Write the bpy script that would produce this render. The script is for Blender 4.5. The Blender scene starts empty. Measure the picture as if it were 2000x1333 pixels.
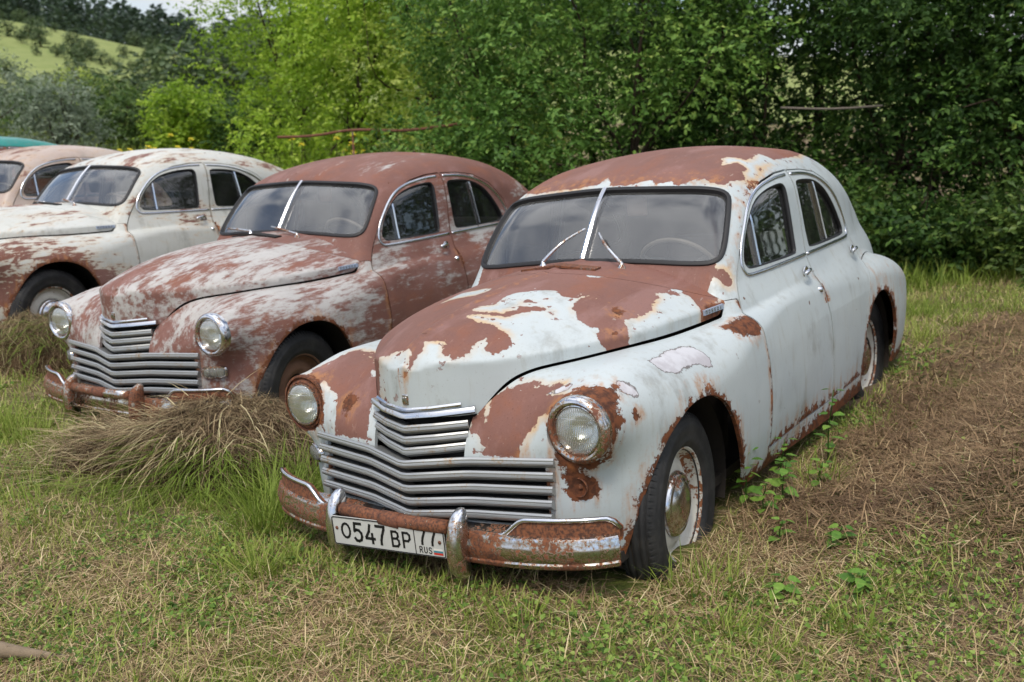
import bpy, math, random, json
import numpy as np
from mathutils import Matrix, Vector
random.seed(7); rng = np.random.default_rng(11)

# ---------------------------------------------------------------- camera, sky, sun, exposure
scene = bpy.context.scene
cam_d = bpy.data.cameras.new('camera'); cam = bpy.data.objects.new('camera', cam_d); scene.collection.objects.link(cam); scene.camera = cam
cam.matrix_world = Matrix(((-0.56210, -0.19884, 0.80281, 3.18798), (0.82677, -0.10904, 0.55187, 2.16613), (-0.02220, 0.97395, 0.22569, 1.86126), (0.00000, 0.00000, 0.00000, 1.00000)))
cam_d.sensor_width = 36.; cam_d.lens = 34.027; cam_d.clip_start = .05; cam_d.clip_end = 4000.
cam_d.dof.use_dof = True; cam_d.dof.focus_distance = 3.55; cam_d.dof.aperture_fstop = 3.5; cam_d.dof.aperture_blades = 0
SUN_EL, SUN_AZ = math.radians(57.), math.radians(14.)      # azimuth measured from +x towards +y
world = bpy.data.worlds.new('World'); scene.world = world; world.use_nodes = True
wn = world.node_tree; wn.nodes.clear()
def wnode(t, **k):
    n = wn.nodes.new(t)
    for a, b in k.items(): setattr(n, a, b)
    return n
sky = wnode('ShaderNodeTexSky', sky_type='NISHITA', sun_disc=False, sun_elevation=SUN_EL, sun_rotation=math.pi/2-SUN_AZ, air_density=1., dust_density=1.5, ozone_density=1.)
wc = wnode('ShaderNodeTexCoord'); sepw = wnode('ShaderNodeSeparateXYZ'); wn.links.new(wc.outputs['Generated'], sepw.inputs[0])
# broken cloud deck, even all round the sky
cl = wnode('ShaderNodeTexNoise'); cl.inputs['Scale'].default_value = 2.6; cl.inputs['Detail'].default_value = 4.; cl.inputs['Roughness'].default_value = .45
mp = wnode('ShaderNodeMapping'); mp.inputs['Scale'].default_value = (1., 1., 2.4); wn.links.new(wc.outputs['Generated'], mp.inputs[0]); wn.links.new(mp.outputs[0], cl.inputs['Vector'])
rp = wnode('ShaderNodeMapRange', interpolation_type='SMOOTHSTEP'); rp.inputs[1].default_value = .34; rp.inputs[2].default_value = .60; wn.links.new(cl.outputs[0], rp.inputs[0])
cl2 = wnode('ShaderNodeTexNoise'); cl2.inputs['Scale'].default_value = 2.2; cl2.inputs['Detail'].default_value = 2.5; wn.links.new(mp.outputs[0], cl2.inputs['Vector'])
cc = wnode('ShaderNodeMix', data_type='RGBA'); cc.inputs[6].default_value = (7.4, 8.0, 9.2, 1); cc.inputs[7].default_value = (14.5, 14.6, 14.8, 1); wn.links.new(cl2.outputs[0], cc.inputs[0])
# overcast luminance law: the deck is three times brighter overhead than at the horizon
ov = wnode('ShaderNodeMapRange'); ov.inputs[1].default_value = 0.; ov.inputs[2].default_value = 1.; ov.inputs[3].default_value = .333; ov.inputs[4].default_value = 1.; wn.links.new(sepw.outputs['Z'], ov.inputs[0])
ovm = wnode('ShaderNodeVectorMath', operation='SCALE'); wn.links.new(cc.outputs[2], ovm.inputs[0]); wn.links.new(ov.outputs[0], ovm.inputs['Scale'])
mxw = wnode('ShaderNodeMix', data_type='RGBA'); wn.links.new(rp.outputs[0], mxw.inputs[0]); wn.links.new(sky.outputs[0], mxw.inputs[6]); wn.links.new(ovm.outputs[0], mxw.inputs[7])
bg = wnode('ShaderNodeBackground'); bg.inputs[1].default_value = .115; wn.links.new(mxw.outputs[2], bg.inputs[0])
wo = wnode('ShaderNodeOutputWorld'); wn.links.new(bg.outputs[0], wo.inputs[0])
sun_d = bpy.data.lights.new('sun', 'SUN'); sun = bpy.data.objects.new('sun', sun_d); scene.collection.objects.link(sun)
sun_d.energy = 1.5; sun_d.angle = math.radians(12.); sun_d.color = (1., .92, .80)
sun.rotation_euler = Vector((math.cos(SUN_EL)*math.cos(SUN_AZ), math.cos(SUN_EL)*math.sin(SUN_AZ), math.sin(SUN_EL))).to_track_quat('Z', 'Y').to_euler()
cy = scene.cycles; cy.max_bounces = 7; cy.diffuse_bounces = 3; cy.glossy_bounces = 4; cy.transmission_bounces = 6; cy.transparent_max_bounces = 12; cy.caustics_reflective = False; cy.caustics_refractive = False; cy.use_adaptive_sampling = True; cy.adaptive_threshold = .02
vs = scene.view_settings; vs.view_transform = 'Standard'; vs.look = 'None'; vs.exposure = .55; vs.gamma = 1.; vs.use_curve_mapping = False

# ---------------------------------------------------------------- helpers
COL = bpy.context.scene.collection
def link(o, parent=None):
    COL.objects.link(o)
    if parent is not None: o.parent = parent
    return o
def tag(o, label=None, cat=None, group=None, kind=None):
    if label: o['label'] = label
    if cat: o['category'] = cat
    if group: o['group'] = group
    if kind: o['kind'] = kind
    return o
def empty(name, label, cat, group=None, loc=(0, 0, 0)):
    o = bpy.data.objects.new(name, None); o.empty_display_size = .2; o.location = loc
    link(o); return tag(o, label, cat, group)
def mesh(name, V, P, mat, smooth=True, normals=None, attrs=None, mids=None):
    V = np.asarray(V, np.float32)
    me = bpy.data.meshes.new(name)
    if isinstance(P, np.ndarray):
        n, k = P.shape; me.vertices.add(len(V)); me.vertices.foreach_set('co', V.ravel())
        me.loops.add(n*k); me.loops.foreach_set('vertex_index', P.astype(np.int32).ravel())
        me.polygons.add(n); me.polygons.foreach_set('loop_start', np.arange(0, n*k, k, dtype=np.int32))
        me.update(calc_edges=True); me.validate()
    else:
        me.from_pydata(V.tolist(), [], P)
    if smooth: me.polygons.foreach_set('use_smooth', np.ones(len(me.polygons), bool))
    for m in (mat if isinstance(mat, (list, tuple)) else [mat]): me.materials.append(m)
    if mids is not None: me.polygons.foreach_set('material_index', np.asarray(mids, np.int32))
    if attrs:
        for k, v in attrs.items():
            a = me.attributes.new(k, 'FLOAT', 'POINT'); a.data.foreach_set('value', np.asarray(v, np.float32))
    if normals is not None: me.normals_split_custom_set_from_vertices(normals.tolist())
    me.update()
    return me
def obj(name, V, P, mat, parent=None, **kw):
    return link(bpy.data.objects.new(name, mesh(name, V, P, mat, **kw)), parent)
def objm(name, me, parent=None):
    return link(bpy.data.objects.new(name, me), parent)

class MB:
    """small mesh builder"""
    def __init__(s): s.V = []; s.P = []
    def add(s, V, P):
        n = len(s.V); s.V += [tuple(map(float, v)) for v in V]; s.P += [tuple(i+n for i in p) for p in P]; return s
    def box(s, lo, hi):
        x0, y0, z0 = lo; x1, y1, z1 = hi
        return s.add([(x0,y0,z0),(x1,y0,z0),(x1,y1,z0),(x0,y1,z0),(x0,y0,z1),(x1,y0,z1),(x1,y1,z1),(x0,y1,z1)],
                     [(0,3,2,1),(4,5,6,7),(0,1,5,4),(1,2,6,5),(2,3,7,6),(3,0,4,7)])
    def rbox(s, lo, hi, r, seg=3):
        """rounded box through a superellipsoid-like lattice"""
        lo = np.array(lo); hi = np.array(hi); c = (lo+hi)/2; hs = (hi-lo)/2
        t = np.concatenate([np.linspace(-1, 1, 2*seg+4)])
        V = []; P = []
        def pt(d):
            q = d*hs; inner = np.maximum(hs-r, 1e-4); k = np.clip(q, -inner, inner); e = q-k; n = np.linalg.norm(e)
            return c+k+(e/n*r if n > 1e-9 else 0)
        # map each cube face
        tt = np.sort(np.concatenate([np.linspace(-1, 1, 5)]))
        for ax in range(3):
            u, v = (ax+1) % 3, (ax+2) % 3
            inn = [np.maximum(1-r/hs[k], 0) for k in range(3)]
            gu = np.unique(np.concatenate([-1+np.linspace(0, 1-inn[u], seg+1), [0], 1-np.linspace(0, 1-inn[u], seg+1)]))
            gv = np.unique(np.concatenate([-1+np.linspace(0, 1-inn[v], seg+1), [0], 1-np.linspace(0, 1-inn[v], seg+1)]))
            for sg in (-1, 1):
                b = len(V)
                for a in gu:
                    for w in gv:
                        d = np.zeros(3); d[ax] = sg; d[u] = a; d[v] = w; V.append(pt(d))
                m = len(gv)
                for i in range(len(gu)-1):
                    for j in range(m-1):
                        f = (b+i*m+j, b+(i+1)*m+j, b+(i+1)*m+j+1, b+i*m+j+1)
                        P.append(f if sg > 0 else f[::-1])
        return s.add(V, P)
    def tube(s, path, r, n=8, cap=True):
        path = np.array(path, float); N = len(path); r = np.broadcast_to(np.array(r, float), (N,))
        t = np.gradient(path, axis=0); t /= np.linalg.norm(t, axis=1)[:, None]+1e-12
        up = np.array([0, 0, 1.]) if abs(t[0, 2]) < .9 else np.array([1., 0, 0])
        b = len(s.V); V = []
        nrm = np.cross(t[0], up); nrm /= np.linalg.norm(nrm)
        for i in range(N):
            nrm = nrm-t[i]*(nrm@t[i]); nrm /= np.linalg.norm(nrm)+1e-12; bi = np.cross(t[i], nrm)
            for k in range(n):
                a = 2*math.pi*k/n; V.append(path[i]+r[i]*(math.cos(a)*nrm+math.sin(a)*bi))
        P = [(i*n+k, i*n+(k+1) % n, (i+1)*n+(k+1) % n, (i+1)*n+k) for i in range(N-1) for k in range(n)]
        if cap: P += [tuple(range(n))[::-1], tuple((N-1)*n+k for k in range(n))]
        return s.add(V, P)
    def sweep(s, path, prof, nrm, closed=False, cap=True):
        """profile (a along nrm, b along tangent x nrm) swept along path; nrm per point or one vector"""
        path = np.array(path, float); N = len(path); prof = np.array(prof, float); M = len(prof)
        nrm = np.broadcast_to(np.array(nrm, float), (N, 3))
        if closed: t = np.roll(path, -1, 0)-np.roll(path, 1, 0)
        else: t = np.gradient(path, axis=0)
        t /= np.linalg.norm(t, axis=1)[:, None]+1e-12
        n = nrm-t*(nrm*t).sum(1)[:, None]; n /= np.linalg.norm(n, axis=1)[:, None]+1e-12
        bi = np.cross(t, n)
        V = (path[:, None]+prof[None, :, :1]*n[:, None]+prof[None, :, 1:]*bi[:, None]).reshape(-1, 3)
        P = []
        for i in range(N if closed else N-1):
            j = (i+1) % N
            for k in range(M): P.append((i*M+k, i*M+(k+1) % M, j*M+(k+1) % M, j*M+k))
        if cap and not closed: P += [tuple(range(M))[::-1], tuple((N-1)*M+k for k in range(M))]
        return s.add(V, P)
    def lathe(s, prof, c=(0, 0, 0), ax='x', n=32, close=False):
        """profile of (radius, offset along axis)"""
        prof = np.array(prof, float); M = len(prof); V = []
        for k in range(n):
            a = 2*math.pi*k/n; ca, sa = math.cos(a), math.sin(a)
            for r, h in prof:
                p = {'x': (h, r*ca, r*sa), 'y': (r*sa, h, r*ca), 'z': (r*ca, r*sa, h)}[ax]
                V.append((p[0]+c[0], p[1]+c[1], p[2]+c[2]))
        P = []
        for k in range(n):
            j = (k+1) % n
            for i in range(M if close else M-1):
                q = (i+1) % M; P.append((k*M+i, k*M+q, j*M+q, j*M+i))
        return s.add(V, P)
    def strokes(s, lines, w, origin, eu, ev, en, th=.0012):
        """flat lettering from polylines (u,v) of width w raised by th"""
        eu, ev, en, o = (np.array(a, float) for a in (eu, ev, en, origin))
        for L in lines:
            L = np.array(L, float)
            for i in range(len(L)-1):
                d = L[i+1]-L[i]; ln = np.hypot(*d)
                if ln < 1e-9: continue
                d = d/ln; nn = np.array([-d[1], d[0]])*w/2; a = L[i]-d*w*.35; b = L[i+1]+d*w*.35
                q = [a-nn, b-nn, b+nn, a+nn]
                V = [o+eu*p[0]+ev*p[1]+en*t for t in (0, th) for p in q]
                s.add(V, [(4, 5, 6, 7), (0, 1, 5, 4), (1, 2, 6, 5), (2, 3, 7, 6), (3, 0, 4, 7)])
        return s
    def xf(s, M):
        """return transformed copy"""
        o = MB(); V = np.array(s.V); M = np.array(M, float); o.V = [tuple(v) for v in (V@M[:3, :3].T+M[:3, 3])]; 
        o.P = list(s.P) if np.linalg.det(M[:3, :3]) > 0 else [p[::-1] for p in s.P]; return o
    def mesh(s, name, mat, **kw): return mesh(name, s.V, s.P, mat, **kw)
    def build(s, name, mat, parent=None, **kw):
        return link(bpy.data.objects.new(name, s.mesh(name, mat, **kw)), parent)
def sharp(me, deg=35):
    me.set_sharp_from_angle(angle=math.radians(deg)); return me
MIRY = np.diag([1, -1, 1, 1.])

# ---- node helpers
class NT:
    def __init__(s, name, idb=None):
        s.m = idb or bpy.data.materials.new(name); s.m.use_nodes = True; s.t = s.m.node_tree; s.t.nodes.clear()
    def n(s, typ, **kw):
        nd = s.t.nodes.new(typ)
        ins = kw.pop('ins', {})
        for k, v in kw.items(): setattr(nd, k, v)
        for k, v in ins.items(): s.set(nd.inputs[k], v)
        return nd
    def set(s, sock, v):
        if isinstance(v, bpy.types.NodeSocket): s.t.links.new(v, sock)
        else:
            if hasattr(sock, 'default_value') and isinstance(v, (tuple, list)) and len(v) == 3 and sock.type == 'RGBA': v = (*v, 1)
            sock.default_value = v
    def math(s, op, a, b=0., c=0., clamp=False):
        nd = s.n('ShaderNodeMath', operation=op, use_clamp=clamp); s.set(nd.inputs[0], a); s.set(nd.inputs[1], b)
        if op in ('MULTIPLY_ADD', 'SMOOTH_MIN', 'SMOOTH_MAX', 'COMPARE'): s.set(nd.inputs[2], c)
        return nd.outputs[0]
    def mix(s, f, a, b):
        nd = s.n('ShaderNodeMix', data_type='RGBA'); s.set(nd.inputs[0], f); s.set(nd.inputs[6], a); s.set(nd.inputs[7], b); return nd.outputs[2]
    def mixf(s, f, a, b):
        nd = s.n('ShaderNodeMix', data_type='FLOAT'); s.set(nd.inputs[0], f); s.set(nd.inputs[2], a); s.set(nd.inputs[3], b); return nd.outputs[0]
    def ss(s, v, lo, hi, a=0., b=1.):
        nd = s.n('ShaderNodeMapRange', interpolation_type='SMOOTHSTEP'); s.set(nd.inputs[0], v); s.set(nd.inputs[1], lo); s.set(nd.inputs[2], hi); s.set(nd.inputs[3], a); s.set(nd.inputs[4], b); return nd.outputs[0]
    def noise(s, vec, scale, detail=4., rough=.55, dist=0., out=0):
        nd = s.n('ShaderNodeTexNoise', ins={'Scale': scale, 'Detail': detail, 'Roughness': rough, 'Distortion': dist})
        if vec is not None: s.set(nd.inputs['Vector'], vec)
        return nd.outputs[out]
    def vmul(s, v, k):
        nd = s.n('ShaderNodeVectorMath', operation='MULTIPLY'); s.set(nd.inputs[0], v); s.set(nd.inputs[1], k); return nd.outputs[0]
    def vadd(s, v, k):
        nd = s.n('ShaderNodeVectorMath', operation='ADD'); s.set(nd.inputs[0], v); s.set(nd.inputs[1], k); return nd.outputs[0]
    def attr(s, name, out='Fac'): return s.n('ShaderNodeAttribute', attribute_name=name).outputs[out]
    def ocoord(s): return s.n('ShaderNodeTexCoord').outputs['Object']
    def bump(s, h, strength=.3, dist=.001, normal=None):
        nd = s.n('ShaderNodeBump', ins={'Strength': strength, 'Distance': dist, 'Height': h})
        if normal is not None: s.set(nd.inputs['Normal'], normal)
        return nd.outputs[0]
    def out(s, sh):
        o = s.n('ShaderNodeOutputMaterial'); s.t.links.new(sh, o.inputs[0]); return s.m
    def pbsdf(s, **kw):
        return s.n('ShaderNodeBsdfPrincipled', ins=kw).outputs[0]
def srgb(r, g, b):
    f = lambda c: (c/12.92 if c <= .04045 else ((c+.055)/1.055)**2.4)
    return tuple(f(c/255.) for c in (r, g, b))

# ---------------------------------------------------------------- car body surface (metres; x forward from the front axle, y to the car's left, z up)
def spl(xs, ys):
    xs = np.array(xs, float); ys = np.array(ys, float)
    if xs[0] > xs[-1]: xs, ys = xs[::-1], ys[::-1]
    h = np.diff(xs); d = np.diff(ys)/h; m = np.zeros(len(xs))
    for i in range(1, len(xs)-1):
        if d[i-1]*d[i] > 0:
            w1 = 2*h[i]+h[i-1]; w2 = h[i]+2*h[i-1]
            m[i] = (w1+w2)/(w1/d[i-1]+w2/d[i])
    m[0] = d[0]; m[-1] = d[-1]
    t = np.linspace(xs[0], xs[-1], 1500)
    i = np.clip(np.searchsorted(xs, t, 'right')-1, 0, len(h)-1)
    s = (t-xs[i])/h[i]
    v = ((1+2*s)*(1-s)**2*ys[i] + s*(1-s)**2*h[i]*m[i] + s*s*(3-2*s)*ys[i+1] + s*s*(s-1)*h[i]*m[i+1])
    # light smoothing removes curvature jumps
    k = np.ones(41)/41
    vp = np.concatenate([2*v[0]-v[40:0:-1], v, 2*v[-1]-v[-2:-42:-1]])
    v = np.convolve(vp, k, 'same')[40:-40]
    return lambda x: np.interp(x, t, v)

def rmax(r, *a):
    m = a[0]
    for b in a[1:]: m = np.maximum(m, b)
    s = 0
    for b in a: s = s+np.maximum(b+r, 0)**2
    return np.minimum(m, -r)+np.sqrt(s)
def smin(a, b, k):
    h = np.maximum(k-np.abs(a-b), 0)/k
    return np.minimum(a, b)-h*h*k*0.25

c_Yp = spl([.75,.6,.4,.2,0,-.4,-.9,-1.6,-2.2,-2.7,-3.2,-3.6,-3.95], [.72,.765,.815,.845,.858,.868,.872,.868,.85,.80,.71,.60,.45])
c_bz = spl([.1,.25,.35,.5,.62,.75,.85,.95,1.1], [.12,.06,.03,.006,0,.005,.018,.04,.09])
c_Zf = spl([.75,.55,.4,.2,0,-.4,-.8,-1.2,-1.6,-2.2,-2.7,-3.2,-3.7,-4.0], [.875,.90,.915,.926,.932,.945,.965,.985,.99,.965,.91,.80,.66,.55])
c_Rf = spl([.7,.3,-.3,-.7,-1.1,-1.6,-3.0,-4.], [.19,.19,.16,.085,.045,.075,.12,.14])
c_Xf = spl([0,.2,.4,.55,.66,.75,.85,.95], [.600,.592,.566,.53,.485,.42,.30,.12])
c_ln = spl([.2,.45,.7,.8,.9,1.05], [.02,.0,.0,.008,.03,.09])
c_Yg = spl([-.5,-.8,-1.2,-1.65,-2.2,-2.6,-3.0,-3.4,-3.7,-4.0], [.685,.716,.748,.763,.752,.715,.64,.55,.47,.38])
c_tb = spl([.8,.95,1.0,1.05,1.1,1.2,1.3,1.45,1.6,1.75], [-.085,-.05,-.032,-.01,.010,.03,.045,.072,.11,.16])
c_Zr = spl([-.7,-.943,-1.05,-1.2,-1.4,-1.6,-1.85,-2.1,-2.4,-2.7,-3.0,-3.3,-3.6,-3.8,-3.95,-4.1], [1.36,1.515,1.565,1.612,1.652,1.672,1.680,1.668,1.625,1.55,1.445,1.30,1.105,.94,.78,.55])
c_Yr = spl([-1.9,-2.2,-2.5,-2.8,-3.1,-3.4,-3.6,-3.75,-3.85], [.75,.828,.872,.885,.872,.825,.765,.66,.4])
c_Zw = spl([-2.0,-2.3,-2.6,-2.9,-3.2,-3.5,-3.7,-3.85], [.955,.975,.975,.945,.885,.79,.68,.45])
c_Zh = spl([.616,.605,.576,.50,.417,.252,.077,-.11,-.3,-.55,-.75,-1.1], [.992,1.012,1.042,1.078,1.101,1.133,1.160,1.179,1.190,1.200,1.204,1.21])
c_Zc = spl([.62,.3,0,-.4,-.75,-1.1], [.982,.99,1.0,1.012,1.020,1.025])
c_Yh = spl([.66,.60,.535,.47,.41,.34,.2,.045,-.15,-.356,-.6,-.8,-1.1], [.19,.212,.245,.288,.335,.39,.488,.566,.618,.655,.69,.712,.72])

c_pod = spl([.55,.5,.35,.2,.0,-.2,-.4,-.6], [.120,.121,.134,.138,.125,.09,.04,-.03])
c_sf = spl([.7,.6,.46,.40,.316,0,-.4,-1.], [-.16,-.15,-.045,.015,.04,.09,.12,.12])
def f_ponton(x, y, z):
    a = y-(c_Yp(x)-c_bz(z))
    b = (z-c_Zf(x)-.006-c_sf(x)*np.maximum(.68-y, -.1))*.98
    c = (x-c_Xf(y)+c_ln(z))*.92
    d = (-x-3.93)
    r = c_Rf(x)
    f = rmax(r, a, b, c, d)
    # headlamp pod
    q = np.sqrt((y-.655)**2+(z-.782)**2)
    pod = rmax(.02, (q-c_pod(x))*.95, x-.500)
    f = smin(f, pod, .10)
    return f
def f_green(x, y, z):
    a = (y-(c_Yg(x)-c_tb(z)))*.97
    sl = np.where(x < -2.2, .85, .97)
    b = (z-c_Zr(x)+.2*y*y)*sl
    xw = -.700-.738*(z-1.2)-.15*np.abs(y)**1.5-.10*np.maximum(np.abs(y)-.45, 0)**1.5
    c = (x-xw)*.80
    f = rmax(.15, a, b)
    return rmax(.075, f, c)
def f_rearf(x, y, z):
    a = (y-(c_Yr(x)-c_bz(z)*.8))*.95
    b = (z-c_Zw(x))*.93
    return rmax(.13, a, b, x+2.0)
c_ku = spl([-.6,-1.0,-1.6,-2.2,-4.], [.010,.012,.05,.10,.12])
def f_body(x, y, z):
    f = smin(f_ponton(x, y, z), f_green(x, y, z), c_ku(x))
    f = smin(f, f_rearf(x, y, z), .03)
    return np.maximum(f, (.20-z))
def f_hood(x, y, z):
    yc = np.maximum(c_Yh(x), .05); hh = np.maximum(c_Zh(x)-c_Zc(x), .006); zc = c_Zc(x); ay = np.abs(y)
    cap = zc+hh*(1-np.minimum(ay/yc, 1.3)**2.15)+.009*np.exp(-(y/.020)**2)
    xn = .626-1.75*y*y
    plan = rmax(.05, (ay-yc-.05*np.maximum(.955-z, 0))*.9, (x-xn)*.85)
    f = rmax(.009, plan, (z-cap)*.85)
    return np.maximum(f, np.maximum(.803-z, -1.02-x))

def surface(f, lo, hi, h):
    """surface nets: one vertex in each sign-changing cell, snapped to f=0"""
    n = np.ceil((np.array(hi)-lo)/h).astype(int)+1
    ax = [lo[i]+h*np.arange(n[i]) for i in range(3)]
    F = np.empty(n, np.float32)
    Y, Z = np.meshgrid(ax[1], ax[2], indexing='ij')
    for s in range(0, n[0], 16):
        X = ax[0][s:s+16, None, None]
        F[s:s+16] = f(np.broadcast_to(X, (X.shape[0],)+Y.shape), np.broadcast_to(Y, (X.shape[0],)+Y.shape), np.broadcast_to(Z, (X.shape[0],)+Y.shape))
    S = F < 0
    cnt = np.zeros(n-1, np.int8)
    for a in (0, 1):
        for b in (0, 1):
            for c in (0, 1):
                cnt += S[a:n[0]-1+a, b:n[1]-1+b, c:n[2]-1+c]
    act = (cnt > 0) & (cnt < 8)
    idx = -np.ones(n-1, np.int64); ii = np.argwhere(act); idx[act] = np.arange(len(ii))
    acc = np.zeros((len(ii), 3)); num = np.zeros(len(ii))
    off = [(a, b, c) for a in (0, 1) for b in (0, 1) for c in (0, 1)]
    for o in off:
        for k in range(3):
            if o[k] == 0:
                e = list(o); e[k] = 1
                fa = F[ii[:, 0]+o[0], ii[:, 1]+o[1], ii[:, 2]+o[2]]; fb = F[ii[:, 0]+e[0], ii[:, 1]+e[1], ii[:, 2]+e[2]]
                cr = (fa < 0) != (fb < 0)
                t = np.where(cr, fa/np.where(cr, fa-fb, 1), 0)
                p = np.tile(np.array(o, float), (len(ii), 1)); p[:, k] += t
                acc[cr] += p[cr]; num[cr] += 1
    V = np.array(lo)+h*(ii+acc/num[:, None])
    e = 1e-4
    for it in range(3):
        f0 = f(V[:, 0], V[:, 1], V[:, 2])
        g = np.stack([(f(V[:, 0]+(e if k == 0 else 0), V[:, 1]+(e if k == 1 else 0), V[:, 2]+(e if k == 2 else 0))-f0)/e for k in range(3)], 1)
        st = f0[:, None]*g/np.maximum((g*g).sum(1), .05)[:, None]
        ln = np.linalg.norm(st, axis=1); V -= st*np.minimum(1, .4*h/np.maximum(ln, 1e-9))[:, None]
    Q = []
    for k in range(3):
        sl0 = [slice(None)]*3; sl1 = [slice(None)]*3; sl0[k] = slice(0, -1); sl1[k] = slice(1, None)
        A = S[tuple(sl0)]; B = S[tuple(sl1)]
        cr = A != B
        u, v = (k+1) % 3, (k+2) % 3
        ij = np.argwhere(cr)
        ok = (ij[:, u] > 0) & (ij[:, v] > 0) & (ij[:, u] < n[u]-1) & (ij[:, v] < n[v]-1)
        ij = ij[ok]; ins = A[ij[:, 0], ij[:, 1], ij[:, 2]]
        def at(du, dv):
            q = ij.copy(); q[:, u] -= du; q[:, v] -= dv
            return idx[q[:, 0], q[:, 1], q[:, 2]]
        q = np.stack([at(1, 1), at(0, 1), at(0, 0), at(1, 0)], 1)
        q[~ins] = q[~ins][:, ::-1]
        Q.append(q)
    return V, np.concatenate(Q)

class PM:
    """polygon mesh: V (n,3) array, P list of index tuples"""
    def __init__(s, V, P): s.V = np.asarray(V, float); s.P = [tuple(p) for p in P]
    def compact(s):
        used = np.zeros(len(s.V), bool)
        for p in s.P:
            for i in p: used[i] = True
        m = np.cumsum(used)-1
        return PM(s.V[used], [tuple(int(m[i]) for i in p) for p in s.P])
    def clip(s, fn):
        """part of the mesh where fn(V) >= 0"""
        val = fn(s.V[:, 0], s.V[:, 1], s.V[:, 2]); val = np.where(np.abs(val) < 1e-5, 1e-5, val)
        pos = (val > 0).tolist(); V = s.V; new = []; cache = {}; out = []; n0 = len(V)
        for p in s.P:
            c = 0
            for i in p: c += pos[i]
            if c == len(p): out.append(p)
            elif c:
                q = []
                for a, b in zip(p, p[1:]+p[:1]):
                    if pos[a]: q.append(a)
                    if pos[a] != pos[b]:
                        key = (a, b) if a < b else (b, a)
                        if key not in cache:
                            t = val[a]/(val[a]-val[b]); cache[key] = n0+len(new); new.append(V[a]+(V[b]-V[a])*t)
                        q.append(cache[key])
                if len(q) > 2: out.append(tuple(q))
        VV = np.concatenate([V, np.array(new)]) if new else V
        return PM(VV, out).compact()
    def mirror(s):
        return PM(s.V*[1, -1, 1], [p[::-1] for p in s.P])
    def join(s, o):
        n = len(s.V)
        return PM(np.concatenate([s.V, o.V]), s.P+[tuple(i+n for i in p) for p in o.P])
    def both(s):
        """mirror across y=0, welding the centre line"""
        n = len(s.V); cen = np.abs(s.V[:, 1]) < 2e-4
        mp = np.empty(n, int); mp[cen] = np.where(cen)[0]; k = n+np.arange((~cen).sum()); mp[~cen] = k
        V = s.V.copy(); V[cen, 1] = 0
        return PM(np.concatenate([V, V[~cen]*[1, -1, 1]]), s.P+[tuple(int(mp[i]) for i in p[::-1]) for p in s.P])

def sdpoly(px, py, poly):
    """signed distance to closed polygon, positive inside"""
    P = np.array(poly, float); d = np.full(px.shape, 1e9); ins = np.zeros(px.shape, bool)
    for (ax, ay), (bx, by) in zip(P, np.roll(P, -1, 0)):
        ex, ey = bx-ax, by-ay; wx, wy = px-ax, py-ay
        t = np.clip((wx*ex+wy*ey)/(ex*ex+ey*ey+1e-12), 0, 1)
        d = np.minimum(d, (wx-ex*t)**2+(wy-ey*t)**2)
        c = ((ay <= py) & (by > py)) | ((by <= py) & (ay > py))
        xx = ax+(py-ay)*ex/np.where(np.abs(ey) < 1e-12, 1e-12, ey)
        ins ^= c & (px < xx)
    return np.where(ins, 1, -1)*np.sqrt(d)
def chaikin(P, n=3, closed=True):
    P = np.array(P, float)
    for _ in range(n):
        if closed:
            Q = np.roll(P, -1, 0); P = np.stack([.75*P+.25*Q, .25*P+.75*Q], 1).reshape(-1, P.shape[1])
        else:
            A, B = P[:-1], P[1:]; m = np.stack([.75*A+.25*B, .25*A+.75*B], 1).reshape(-1, P.shape[1])
            P = np.concatenate([P[:1], m, P[-1:]])
    return P

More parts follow.
